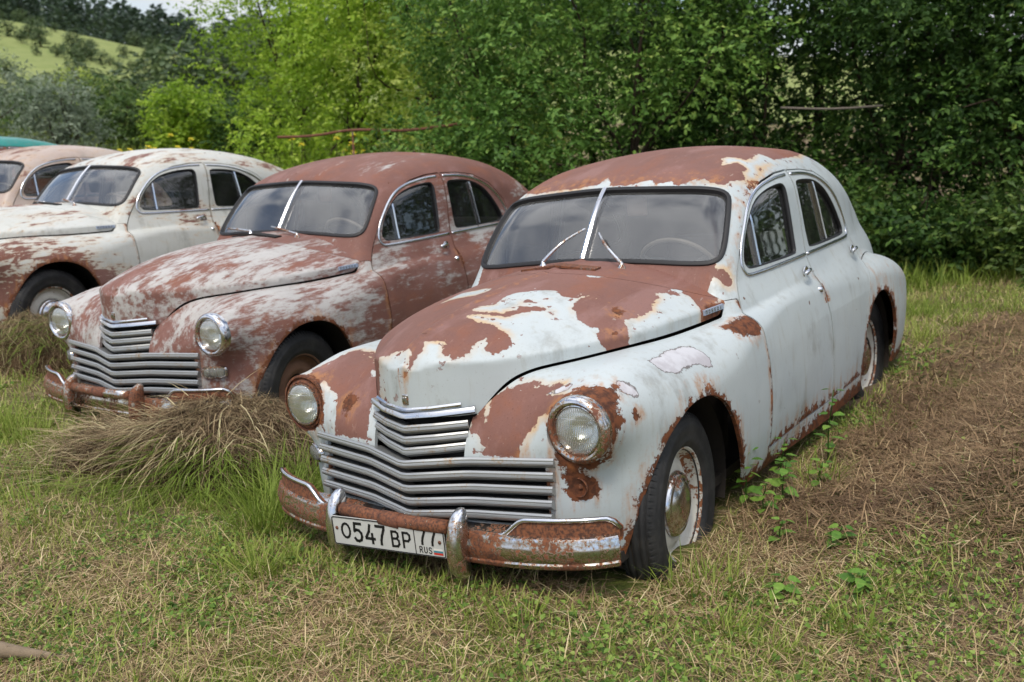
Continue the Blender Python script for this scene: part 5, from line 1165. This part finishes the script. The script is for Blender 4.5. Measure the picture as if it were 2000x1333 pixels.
# ---------------------------------------------------------------- hay heaps
M_HEAP = mat_blade('matted_heap_straw', [(0., srgb(78, 62, 46)), (.35, srgb(126, 106, 80)), (.65, srgb(168, 148, 112)), (.85, srgb(204, 190, 148)), (1., srgb(124, 134, 84))], .15, .75)
M_MOUND = mat_simple('matted_hay', srgb(84, 66, 48), .95, .4, 30., 0., .02, .1)
def hay_heap(label, cx, cy, ax, ay, h, rot, n, green=.12, tail=None, th=0.):
    root = empty('hay_heap', label, 'hay heap', 'heaps of mown grass', (cx, cy, float(height(cx, cy))))
    ca, sa = math.cos(rot), math.sin(rot)
    def hh(u, v): # local height
        q = np.sqrt((u/ax)**2+(v/ay)**2); b = np.clip(1-q**2.6, 0, 1)**.8*h; b = np.maximum(b, th*np.clip(1-((u-.42)/.52)**2-(v/.34)**2, 0, 1)**.8)
        return b*(.72+.55*N2(u*4+cx*3, v*4+5)+.12*(N3(u*14, v*14)-.5))
    def place(u, v): return u*ca-v*sa, u*sa+v*ca
    g = np.linspace(-1.05, 1.05, 44); U, W = np.meshgrid(np.linspace(-1.05*ax, (2.15 if th else 1.05)*ax, 44), g*ay, indexing='ij'); X, Y = place(U, W); Z = height(cx+X, cy+Y)-float(height(cx, cy))+hh(U, W)*.93-.03
    i = np.arange(43*44).reshape(43, 44)[:, :-1].ravel(); P = np.stack([i, i+44, i+45, i+1], 1)
    obj('mound', np.stack([X, Y, Z], -1).reshape(-1, 3), P, M_MOUND, root)
    m = n; r = np.sqrt(rng.random(m))*1.04; a = rng.random(m)*6.283; u = r*np.cos(a)*ax; v = r*np.sin(a)*ay
    if th: u = np.where(rng.random(m) < .42, .42+.54*r*np.cos(a), u); v = np.where(u > ax, .36*r*np.sin(a), v)
    X, Y = place(u, v)
    z = height(cx+X, cy+Y)-float(height(cx, cy))+hh(u, v)+.035*(rng.random(m)-.35)
    e = .02; gu = (hh(u+e, v)-hh(u-e, v))/(2*e); gv = (hh(u, v+e)-hh(u, v-e))/(2*e); gx, gy = place(gu, gv); sl = np.hypot(gx, gy)
    down = np.arctan2(-gy, -gx); clump = 5.*(N3(u*7+2, v*7)-.5)+3.*(N4(u*19, v*19)-.5); head = np.where(rng.random(m) < .62, down+clump+.35*rng.standard_normal(m), rng.random(m)*6.283)
    tilt = math.pi/2+np.arctan(sl)*np.cos(head-down)-.10-.35*rng.random(m)**2
    L = .04+.17*rng.random(m)**1.8; tone = np.clip(.0+.70*rng.random(m)**1.5+.25*(N2(u*9, v*9)-.5)+np.where(rng.random(m) < green, .4, 0), 0, 1)
    stuff_obj('straw', [ribbons(np.stack([X, Y, z], 1), head, tilt, L, .0034*(.5+.9*rng.random(m)), .05+.6*rng.random(m), tone, 2)], M_HEAP, root)
    if tail:
        for (tu, tv, ru, rv, k, grn) in tail:
            u = tu+ru*rng.standard_normal(k)*.5; v = tv+rv*rng.standard_normal(k)*.5; X, Y = place(u, v); z = height(cx+X, cy+Y)-float(height(cx, cy))+hh(u, v)+.02+.05*rng.random(k)
            hd = np.arctan2(Y, X)+.5*rng.standard_normal(k)
            pt = [ribbons(np.stack([X, Y, z], 1), hd, 1.0+.55*rng.random(k), .12+.22*rng.random(k), .0042*(.6+.8*rng.random(k)), .3+.8*rng.random(k), (.05+.4*rng.random(k)) if grn else np.clip(.1+.8*rng.random(k), 0, 1))]
            stuff_obj('drooping_grass' if grn else 'loose_straw', pt, M_GRASS if grn else M_HEAP, root)
    return root
hay_heap('heap of mown grass against the front corner of the brown sedan', .06, -1.86, .60, .44, .32, math.radians(-61), 17000, .10, [(.15, .40, .5, .14, 420, True), (.25, .25, .6, .2, 700, False), (.7, .0, .4, .2, 300, False), (-.25, .42, .4, .12, 500, True)], .24)
hay_heap('small heap of mown grass in front of the rusty cream sedan', -.72, -4.62, .60, .42, .34, math.radians(-45), 8000, .2, [(.0, .3, .7, .2, 400, True)])

# ---------------------------------------------------------------- trees and shrubs
def mat_leaf(name, ramp, trans=.38, rough=.45, spec=.35): return mat_blade(name, ramp, trans, rough, spec)
M_DARKL = mat_leaf('dark_shaded_leaves', [(0., srgb(32, 56, 24)), (.5, srgb(60, 90, 38)), (.9, srgb(104, 136, 60)), (1., srgb(140, 160, 76))], .28, .55, .25)  # dark green of the species, deepened for the shade at the right
M_DARKM = mat_leaf('medium_dark_leaves', [(0., srgb(48, 76, 32)), (.5, srgb(94, 132, 56)), (.9, srgb(140, 170, 80)), (1., srgb(164, 182, 92))], .34, .55, .25)  # lighter copy for the trees left of that painted shade
M_BRIGHTL = mat_leaf('bright_green_leaves', [(0., srgb(88, 118, 30)), (.5, srgb(148, 180, 54)), (1., srgb(196, 214, 88))], .48)  # yellow-green leaf, lifted so the colour itself carries sunlight
M_OLIVEL = mat_leaf('yellowish_green_leaves', [(0., srgb(100, 124, 42)), (.5, srgb(152, 172, 68)), (1., srgb(196, 206, 106))], .45)
M_SILVER = mat_leaf('silvery_willow_leaves', [(0., srgb(78, 94, 72)), (.5, srgb(124, 138, 114)), (1., srgb(176, 186, 164))], .3)
M_MIDL = mat_leaf('mid_green_leaves', [(0., srgb(44, 66, 30)), (.5, srgb(80, 108, 48)), (1., srgb(124, 142, 72))], .35)
M_FARL = mat_leaf('distant_leaves', [(0., srgb(48, 66, 44)), (.5, srgb(78, 98, 62)), (1., srgb(112, 126, 80))], .3)
M_PINEL = mat_leaf('distant_pine_needles', [(0., srgb(44, 60, 48)), (.5, srgb(68, 86, 66)), (1., srgb(98, 114, 84))], .2)  # needle green lightened in place of haze over the ridge
M_BARK = mat_simple('bark', srgb(64, 54, 45), .95, .35, 18., 0., .006, .1)
def unit(v): return v/(np.linalg.norm(v, axis=1)[:, None]+1e-9)
def twig_leaves(C, R, n_twig, per, twig_len, leaf, slim, droop=.15, shell=.45, tone0=.1, tone1=.85, low=-1e9):
    """leafy twigs through lobes: C (k,3) centres, R (k,3) radii"""
    C = np.array(C, float); R = np.array(R, float); k = len(C)
    w = (R[:, 0]*R[:, 2]+R[:, 1]*R[:, 2]); w /= w.sum(); which = rng.choice(k, n_twig, p=w)
    dirn = unit(rng.standard_normal((n_twig, 3))); rad = (1-shell*rng.random(n_twig)**1.5)
    P = C[which]+dirn*R[which]*rad[:, None]
    # drop twigs buried in other lobes
    q = np.full(n_twig, 9.)
    for i in range(k):
        e = np.linalg.norm((P-C[i])/R[i], axis=1); q = np.where(which == i, q, np.minimum(q, e))
    keep = (q > .62) & (P[:, 2] > low); P, dirn = P[keep], dirn[keep]; n = len(P)
    out = unit(dirn+.55*rng.standard_normal((n, 3))+np.array([0, 0, .25-droop])); tl = twig_len*(.5+.9*rng.random(n)); lob = rng.random(k); tt = tone0+(tone1-tone0)*(.5*rng.random(n)+.5*lob[which[keep]])
    parts = []
    t = np.tile(np.linspace(.1, 1, per), (n, 1))+.06*rng.standard_normal((n, per))
    pos = P[:, None]+out[:, None]*(t*tl[:, None])[..., None]-np.array([0, 0, 1.])*(droop*t*t*tl[:, None])[..., None]
    side = unit(np.cross(out, np.array([0, 0, 1.])+.3*rng.standard_normal((n, 3)))); sg = np.where(np.arange(per) % 2, 1, -1)
    ax = out[:, None]*.55+side[:, None]*(sg[None, :, None]*.8)+.35*rng.standard_normal((n, per, 3)); ax[..., 2] -= .15+droop
    nn = np.array([0, 0, .8])+out[:, None]*.5+.55*rng.standard_normal((n, per, 3))
    L = leaf*(.55+.75*rng.random((n, per))); T = np.clip(tt[:, None]+.13*rng.standard_normal((n, per))+.15*(t-.5), 0, 1)
    return leaf_cards(pos.reshape(-1, 3), ax.reshape(-1, 3), nn.reshape(-1, 3), L.ravel(), (L*slim).ravel(), T.ravel())
def limbs(base, lobes, r0, wob=.12, sub_=True):
    """trunk with limbs that reach into the lobes"""
    m = MB(); base = np.array(base, float); c = np.mean(lobes, 0); h = max(.4, c[2]-base[2]); fork = base+(c-base)*[.5, .5, .45]
    p = [base-[0, 0, .15], base+(fork-base)*.3+rng.standard_normal(3)*wob*.3, base+(fork-base)*.7+rng.standard_normal(3)*wob*.4, fork]
    p = chaikin(p, 1, False); m.tube(p, np.linspace(r0*1.25, r0*.8, len(p)), 7, False)
    for L in (lobes if len(lobes) < 14 else lobes[::3]):
        L = np.array(L, float); a = fork+(base-fork)*rng.random()*.25; q = [a, a+(L-a)*.4+rng.standard_normal(3)*wob, a+(L-a)*.75+rng.standard_normal(3)*wob, L+(L-a)*.25]
        q = chaikin(q, 1, False) if sub_ else np.array(q); m.tube(q, np.linspace(r0*.6, r0*.10, len(q)), 5 if sub_ else 3, False)
        for _ in range(3 if sub_ else 0):
            b = q[int(rng.integers(2, len(q)-1))]; e = b+rng.standard_normal(3)*.35*h*.3+[0, 0, .1]; m.tube([b, (b+e)/2+rng.standard_normal(3)*.03, e], [r0*.22, r0*.14, r0*.06], 3, False)
    return m
def tree(name, label, cat, group, base, lobes, mat, n_twig, per, tl, leaf, slim, r0=.08, droop=.15, shell=.5, low=.05):
    """lobes: (dx, dy, dz, rx, rz) relative to the base"""
    bx, by = base; bz = float(height(bx, by)); root = empty(name, label, cat, group, (bx, by, bz))
    C = np.array([(l[0], l[1], l[2]) for l in lobes], float); R = np.array([(l[3], l[3], l[4]) for l in lobes], float)
    stuff_obj('crown', [twig_leaves(C, R, n_twig, per, tl, leaf, slim, droop, shell, low=low)], mat, root)
    limbs((0, 0, 0), C, r0).build('trunk', M_BARK, root)
    return root
def right_lobes(w, h, n, seed, zlow=.5, flat=.8, rs=1.):
    """uneven crown of n lobes, w wide and h high"""
    g = np.random.default_rng(seed); out = []
    for i in range(n):
        f = (i+.5)/n; z = zlow+(h-zlow)*f**.8; sp = w*(.5+.12*(rs < 1))*(1-.45*f); a = g.random()*6.283; rr = sp*np.sqrt(g.random())
        out.append((rr*math.cos(a), rr*math.sin(a), z*.88, w*(.24+.14*g.random())*rs, h*(.15+.08*g.random())*flat*rs))
    return out
# dark dense trees closing the right half; the right-most have shade in their leaf colour
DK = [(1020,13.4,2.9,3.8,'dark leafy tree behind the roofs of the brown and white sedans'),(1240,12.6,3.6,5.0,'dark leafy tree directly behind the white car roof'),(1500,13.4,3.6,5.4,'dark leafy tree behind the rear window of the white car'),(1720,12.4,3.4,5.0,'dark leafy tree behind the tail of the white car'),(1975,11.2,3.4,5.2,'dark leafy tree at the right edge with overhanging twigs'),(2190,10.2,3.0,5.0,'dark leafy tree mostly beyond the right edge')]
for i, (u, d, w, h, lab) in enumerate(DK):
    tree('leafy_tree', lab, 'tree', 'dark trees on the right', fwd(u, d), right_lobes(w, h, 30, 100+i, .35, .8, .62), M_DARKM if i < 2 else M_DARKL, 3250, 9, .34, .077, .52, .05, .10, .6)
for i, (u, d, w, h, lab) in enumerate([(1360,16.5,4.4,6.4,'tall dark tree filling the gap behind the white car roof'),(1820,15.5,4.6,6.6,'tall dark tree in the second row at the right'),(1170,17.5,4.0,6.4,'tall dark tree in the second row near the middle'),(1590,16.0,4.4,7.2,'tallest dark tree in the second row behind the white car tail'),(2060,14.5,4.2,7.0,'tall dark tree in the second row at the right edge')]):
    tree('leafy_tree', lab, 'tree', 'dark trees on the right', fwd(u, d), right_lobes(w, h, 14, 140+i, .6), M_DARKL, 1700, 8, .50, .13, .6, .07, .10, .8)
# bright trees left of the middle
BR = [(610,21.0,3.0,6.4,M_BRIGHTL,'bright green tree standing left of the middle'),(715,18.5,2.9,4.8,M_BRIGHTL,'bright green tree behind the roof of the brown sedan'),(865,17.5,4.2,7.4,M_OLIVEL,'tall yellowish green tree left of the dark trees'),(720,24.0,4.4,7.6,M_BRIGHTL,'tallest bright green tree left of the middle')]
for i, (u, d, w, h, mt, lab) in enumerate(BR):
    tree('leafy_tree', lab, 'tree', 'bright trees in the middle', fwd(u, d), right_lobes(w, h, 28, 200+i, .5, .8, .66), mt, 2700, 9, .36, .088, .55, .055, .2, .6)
# trees beyond the right edge that close the field (seen in the side windows)
for i, (x, y) in enumerate([(-11.5, 3.6), (-9.0, 6.2), (-4.5, 9.0), (2.5, 10.5)]):
    tree('leafy_tree', ('first', 'second', 'third', 'fourth')[i]+' leafy tree of the row beyond the right edge, mirrored in side windows', 'tree', 'trees beyond the right edge', (x, y), right_lobes(4.2, 5.5, 12, 260+i, .4), M_DARKL, 700, 7, .55, .17, .6, .12, .1, .7)
# undergrowth under the trees
UG = [(930,13.0),(1010,12.0),(1100,11.4),(1200,11.0),(1300,11.2),(1420,11.4),(1540,11.3),(1650,10.9),(1740,10.7),(1830,10.2),(1920,9.8),(2010,9.4),(1480,12.2),(1600,12.0)]
UGL = ['leafy weeds behind the tail of the brown sedan','leafy weeds left of the white car roof','pale shoots above the left end of the white car roof','bushy weeds behind the middle of the white car roof','bushy weeds behind the white car roof, fifth from the left','bushy weeds behind the rear pillar of the white car','low leafy bush behind the sloping back of the white car','low leafy bush right of the white car tail','nettles beside the tail of the white car','nettles at the foot of the trees right of the white car','nettles at the foot of the trees near the right edge','leafy weeds cut by the right edge','leafy bush in the shade behind the white car back window','leafy bush in the shade behind the white car tail']
for i, ((u, d), lab) in enumerate(zip(UG, UGL)):
    h = rng.uniform(.8, 1.25) if u < 1650 else rng.uniform(.6, .9)
    tree('undergrowth_bush', lab, 'bush', 'undergrowth at the foot of the trees', fwd(u, d), right_lobes(1.3, h, 7, 300+i, .15), M_MIDL if i % 3 else M_DARKL, 420, 8, .24, .075, .55, .02, .05, .8)
# left side, farther away
LT = [('silver_willow',M_SILVER,10,27.,2.9,105,'large silvery willow at the left edge'),('silver_willow',M_SILVER,158,25.,1.9,150,'small silvery willow bush right of the large one'),('leafy_tree',M_MIDL,232,33.,2.0,150,'thin brownish green tree behind the silvery willow'),('leafy_tree',M_OLIVEL,180,36.,1.8,140,'yellowish green tree rising behind the willows'),('round_bush',M_BRIGHTL,375,25.,1.4,165,'small round bright green bush standing alone'),('leafy_tree',M_DARKL,445,28.,2.2,185,'dark bush right of the round bright bush'),('leafy_tree',M_DARKL,110,40.,3.0,160,'dark green tree behind the small willow'),('leafy_tree',M_MIDL,300,30.,2.0,175,'low green bush left of the round bright bush'),('leafy_tree',M_DARKL,515,25.,1.8,185,'dark green bush at the foot of the bright trees'),('leafy_tree',M_MIDL,-70,33.,3.2,60,'green tree cut by the left edge')]
for i, (nm, mt, u, d, w, vt, lab) in enumerate(LT):
    x, y = fwd(u, d); h = zat(u, vt, d)-float(height(x, y))
    tree(nm, lab, 'tree' if 'bush' not in lab else 'bush', 'trees left of the field', (x, y), right_lobes(w, h, 11, 400+i, .3), mt, 950, 8, .34, .12 if mt is not M_SILVER else .13, .5 if mt is not M_SILVER else .30, .06, .15, .6)
# tree belt at the foot of the hill
k = 0
BELT = [(-20,78,4,160),(60,88,4,165),(130,80,4,150),(200,92,4,150),(262,84,4,140),(318,95,4.5,105),(355,88,4,80),(395,82,4,95),(432,92,4.5,75),(470,84,4.5,80),(510,88,5,60),(560,90,6,40),(340,66,3.5,165),(430,64,3.5,170)]
ORD = ['first', 'second', 'third', 'fourth', 'fifth', 'sixth', 'seventh', 'tenth', 'eleventh', 'twelfth', 'thirteenth', 'last', 'eighth', 'ninth']
FARM = []
for i in range(4):
    L = right_lobes(6., 11., 12, 500+i, 1.2); C = np.array([(l[0], l[1], l[2]) for l in L]); R = np.array([(l[3], l[3], l[4]) for l in L])
    v, p, t = twig_leaves(C, R, 190, 4, 1.2, 1.0, .66, .2, .5)
    me = mesh('crown', v, p, M_FARL, attrs=dict(tone=np.clip(t, 0, 1))); tr = limbs((0, 0, 0), C, .22, .4, False).mesh('trunk', M_BARK); FARM.append((me, tr))
def far_tree(u, d, w, h, i, label, group):
    x, y = fwd(u, d); me, tr = FARM[i % 4]; root = empty('distant_tree', label, 'tree', group, (x, y, float(height(x, y))))
    root.scale = (w/6., w/6., h/11.); root.rotation_euler = (0, 0, i*1.7)
    c = objm('crown', me, root); tag(c, kind='stuff'); objm('trunk', tr, root)
for i, (u, d, w, h) in enumerate(BELT):
    x, y = fwd(u, d); far_tree(u, d, w, zat(u, h, d)-float(height(x, y)), i, 'grey green tree, %s from the left in the belt at the foot of the hill' % ORD[i], 'tree belt at the foot of the hill')
# scattered trees on the meadow of the hill
g = np.random.default_rng(77); cnt = 0
while cnt < 110:
    u = g.uniform(-80, 640); d = g.uniform(130, 400)**1.0
    x, y = fwd(u, d)
    if N4(x*.02, y*.02) < .36: continue
    s = g.uniform(.3, .9)*(.6+.4*d/300); far_tree(u, d, 5.0*s, 6.0*s, cnt, 'small tree dotted over the sunlit meadow of the hill', 'trees dotted over the hill'); cnt += 1
# wood along the ridge: reads as one mass
V = []; P = []; T = []; n0 = 0
for i in range(1500):
    u = g.uniform(-250, 1500); d = g.uniform(400, 600) if u < 700 else g.uniform(330, 560); x, y = fwd(u, d); z = float(height(x, y)); h = g.uniform(11, 19); w = h*g.uniform(.20, .30)
    m = 46; a = g.random(m)*6.283; f = g.random(m)**.8; r = w*(1.05-f)*np.sqrt(g.random(m)); c = np.stack([x+r*np.cos(a), y+r*np.sin(a), z+h*(.08+.92*f)], 1)
    v, p, t = leaf_cards(c, np.stack([np.cos(a), np.sin(a), -.3+.9*g.random(m)], 1), g.standard_normal((m, 3))+[0, 0, .6], h*(.10+.10*g.random(m)), h*(.07+.05*g.random(m)), np.clip(.2+.6*g.random(m)*g.random(), 0, 1))
    V.append(v); P.append(p+n0); T.append(t); n0 += len(v)
o = obj('ridge_wood', np.concatenate(V), np.concatenate(P), M_PINEL, attrs=dict(tone=np.concatenate(T))); tag(o, 'dark pine wood along the ridge of the hill', 'wood', kind='stuff')

# tall meadow grass with yellow flowers behind the cars
def verge(n, d0, d1, t0, t1, l0, l1, wid, tone0):
    x, y = scatter(n, d0, d1, 1, t0, t1); b = np.stack([x, y, height(x, y)-.02], 1); m = len(x); cl_ = N2(x*.9, y*.9)
    return ribbons(b, rng.random(m)*6.283, .05+.4*rng.random(m), (l0+(l1-l0)*rng.random(m))*(.5+cl_), wid*(.6+.8*rng.random(m)), .2+.9*rng.random(m), tone0+.4*rng.random(m), 2)
stuff_obj('meadow_grass', [verge(26000, 12.5, 24, -.62, .02, .25, .75, .018, .08), verge(11000, 24, 60, -.62, .05, .4, 1.0, .05, .1), verge(9000, 9.0, 12.5, .05, .60, .12, .40, .012, .12)], M_GRASS, label='tall meadow grass behind the cars', cat='grass')
M_YEL = mat_simple('yellow_petals', srgb(214, 190, 40), .6, .15)
for i in range(44):
    u = g.choice([g.uniform(560, 900), g.uniform(660, 740), g.uniform(250, 420), g.uniform(820, 880)]); d = g.uniform(14.5, 18.); x, y = fwd(u, d); z = float(height(x, y)); h = g.uniform(.75, 1.25)
    m = MB(); m.tube([(0, 0, 0), (.03, .02, h*.5), (.0, .04, h)], [.006, .005, .004], 5)
    f = empty('yellow_wildflower', 'yellow wildflower in the tall grass behind the brown sedan', 'wildflower', 'yellow wildflowers', (x, y, z)); m.build('stem', M_MIDL if False else M_BARK, f)
    q = MB()
    for k in range(9):
        a = k*2.4; rr = .05*math.sqrt(k/9); q.lathe([(0, .012), (.014, .008), (.022, 0)], (rr*math.cos(a), .04+rr*math.sin(a), h+.02*math.sin(k)), 'z', 6)
    q.build('flower_head', M_YEL, f)
# rusty pipe rail and pale pole among the trees
M_PIPE = mat_chrome('rusty_pipe', .95); M_POLE = mat_simple('weathered_pole', srgb(112, 104, 94), .9, .2, 20.)
def ray_pt(u, v, d): # a point d metres out, from the direction it is seen in
    x, y = fwd(u, d); return np.array([x, y, zat(u, v, d)])
a = ray_pt(562, 268, 14.6); b = ray_pt(912, 242, 12.2); c = ray_pt(705, 256, 14.0)
root = empty('pipe_railing', 'bent rusty pipe railing behind the brown sedan', 'railing', None, (a[0], a[1], float(height(a[0], a[1])))); o0 = np.array(root.location)
MB().tube(chaikin([a-o0, (a+c)/2-o0-[0, 0, .03], c-o0+[0, 0, .03], (b+c)/2-o0-[0, 0, .05], b-o0], 2, False), .019, 8).build('rail', M_PIPE, root)
for q in (c,): MB().tube([q-o0-[0, 0, .0], np.array([q[0], q[1], float(height(q[0], q[1]))])-o0], .014, 8).build('post', M_PIPE, root)
a = ray_pt(1520, 211, 11.3); b = ray_pt(1715, 207, 11.1); mid = (a+b)/2-[0, 0, .03]
tag(MB().tube(chaikin([a, mid, b], 2, False)-a, .013, 8).build('wooden_pole', M_POLE), 'pale horizontal pole among the dark leaves', 'pole').location = a
# low plants close to the camera, each leaf its own part
M_NET = mat_leaf('nettle_leaves', [(0., srgb(62, 96, 34)), (.5, srgb(98, 140, 52)), (1., srgb(142, 172, 76))], .35, .5)
def serrated(L, W):
    n = 7; t = np.linspace(0, 1, n); w = W/2*np.sin(math.pi*np.clip(t*.93+.07, 0, 1)**.75); V = [(0, 0, 0)]; le = []; ri = []
    for i in range(1, n-1):
        z = -.20*L*t[i]**2; le += [(t[i]*L-.02*L, w[i]*1.12, z+.10*w[i]), (t[i]*L+.03*L, w[i]*.90, z+.08*w[i])]; ri += [(t[i]*L-.02*L, -w[i]*1.12, z+.10*w[i]), (t[i]*L+.03*L, -w[i]*.90, z+.08*w[i])]
    mid = [(a[0], 0, -.20*L*(a[0]/L)**2) for a in le]; tip = (L, 0, -.20*L); V += le+ri+mid+[tip]; k = len(le); P = [(0, 1+2*k, 1), (0, 1+k, 1+2*k)]
    for i in range(k-1): P += [(1+i, 1+2*k+i, 2+2*k+i, 2+i), (1+2*k+i, 1+k+i, 2+k+i, 2+2*k+i)]
    P += [(k, 3*k, 3*k+1), (3*k, 2*k, 3*k+1)]
    return V, P
LEAFM = []
for i in range(4):
    V, P = serrated(.052, .036); LEAFM.append(mesh('leaf', V, P, M_NET, attrs=dict(tone=np.clip(np.random.default_rng(i).normal(.25+.18*i, .08, len(V)), 0, 1))))
def broadleaf(label, x, y, h, n, size, lean=(0, 0)):
    root = empty('weed_plant', label, 'plant', 'broad-leaved weeds by the white car', (x, y, float(height(x, y))))
    top = np.array([lean[0], lean[1], h]); st = np.array([top*t+np.array([.012*math.sin(9*t), .012*math.cos(7*t), 0])*t for t in np.linspace(0, 1, 6)])
    MB().tube(st, np.linspace(.004, .002, 6), 6).build('stem', M_NET, root)
    for i in range(n):
        t = .25+.75*(i//2)/max(1, (n-1)//2); p = np.array([np.interp(t, np.linspace(0, 1, 6), st[:, k]) for k in range(3)])
        o = objm('leaf', LEAFM[int(rng.integers(4))], root); a = (i % 2)*math.pi+(i//2)*1.57+rng.uniform(-.3, .3); s = size*(1.15-.5*t)*rng.uniform(.8, 1.2)
        o.location = p+np.array([math.cos(a), math.sin(a), 0])*.012; o.rotation_euler = (rng.uniform(-.3, .3), rng.uniform(-.35, .25), a); o.scale = (s, s, s)
    return root
WP = [(-.52,.80,.26,14,1.25,'bushy nettle right behind the white car front wheel'),(-.60,.93,.20,12,1.2,'nettle in front of the fender corner behind the front wheel'),(-.45,.90,.15,10,1.1,'low nettle at the side of the front tyre'),(-.78,.86,.24,12,1.15,'nettle under the rear corner of the front fender'),(-1.13,.96,.38,12,1.3,'nettle standing up in front of the white car sill'),(-.88,1.0,.12,8,1.2,'single low weed below the front door'),(-.22,1.05,.10,8,1.1,'small weed beside the foot of the front tyre'),(-.30,1.25,.08,8,1.2,'small weed in the clippings right of the front tyre'),(.20,1.20,.08,8,1.3,'flat leafy weed right of the bumper end'),(.05,1.42,.07,7,1.3,'flat leafy weed in the grass at the lower right'),(1.1,1.35,.09,9,1.4,'leafy weed at the bottom right of the picture')]
for x, y, h, n, s, lab in WP: broadleaf(lab, x, y, h, n, s)
# foreground stalk and a piece of wood
x, y = 1.02, 1.62; z = float(height(x, y)); tag(MB().tube([(0, 0, 0), (.003, .004, .08), (.0, .010, .155)], [.0055, .0052, .0045], 8).build('cut_stalk', M_NET if False else mat_simple('pale_stalk', srgb(172, 186, 112), .6, .1)), 'pale green cut stalk standing near the bottom right', 'stalk').location = (x, y, z)
w = MB().tube(chaikin([(-.35, 0, .02), (-.1, .015, .045), (.12, -.01, .04), (.3, .012, .012)], 2, False), [.03, .035, .04, .042, .04, .035, .03, .028, .024, .02, .016, .012, .010, .009, .008, .006, .004][:len(chaikin([(-.35, 0, .02), (-.1, .015, .045), (.12, -.01, .04), (.3, .012, .012)], 2, False))], 9)
o = w.build('dead_branch', mat_simple('grey_wood', srgb(128, 112, 92), .9, .3, 25., 0., .004)); tag(o, 'grey broken branch in the bottom left corner', 'branch')
o.location = (1.80, -.86, float(height(1.8, -.86))); o.rotation_euler = (0, 0, math.radians(118))

CAR1 = build_car('peeling white and brown sedan with a licence plate, nearest the camera', 'white', ((1.00000, 0.00000, 0.00000, 0.00000), (0.00000, 0.99678, -0.08020, 0.00000), (0.00000, 0.08020, 0.99678, 0.00000), (0.00000, 0.00000, 0.00000, 1.00000)), detailed=True, wipers='raised', barering=True, lamps=(0, 1), plate=True, group='row of old sedans', guardmat='chromeg')
CAR2 = build_car('brown primer sedan with rubbed white patches, second in the row', 'worn', ((0.99871, -0.05063, -0.00398, -0.55369), (0.05047, 0.99820, -0.03250, -2.68124), (0.00562, 0.03225, 0.99946, -0.04642), (0.00000, 0.00000, 0.00000, 1.00000)), rimmat='wheelb', capmat=None, group='row of old sedans', guardmat='chromer')
CAR3 = build_car('rusty cream sedan behind the brown one, third in the row', 'cream', ((0.99817, -0.03136, -0.05179, -0.84418), (0.02919, 0.99868, -0.04223, -5.69905), (0.05305, 0.04064, 0.99776, 0.05941), (0.00000, 0.00000, 0.00000, 1.00000)), rimmat='wheelw', group='row of old sedans')
CAR4 = build_car('faded pinkish rusty sedan cut off by the left edge', 'pinkpaint', ((0.99720, -0.06711, -0.03305, -1.42528), (0.06590, 0.99717, -0.03625, -8.49564), (0.03539, 0.03397, 0.99880, 0.04275), (0.00000, 0.00000, 0.00000, 1.00000)), group='row of old sedans')
m5 = np.array(((0.99720, -0.06711, -0.03305, -1.42528), (0.06590, 0.99717, -0.03625, -8.49564), (0.03539, 0.03397, 0.99880, 0.04275), (0.00000, 0.00000, 0.00000, 1.00000))); m5[:3, 3] += np.array([-.70, -2.75, .10])
CAR5 = build_car('teal sedan of which only the roof shows at the left edge', 'teal', [list(map(float, r)) for r in m5], group='row of old sedans')
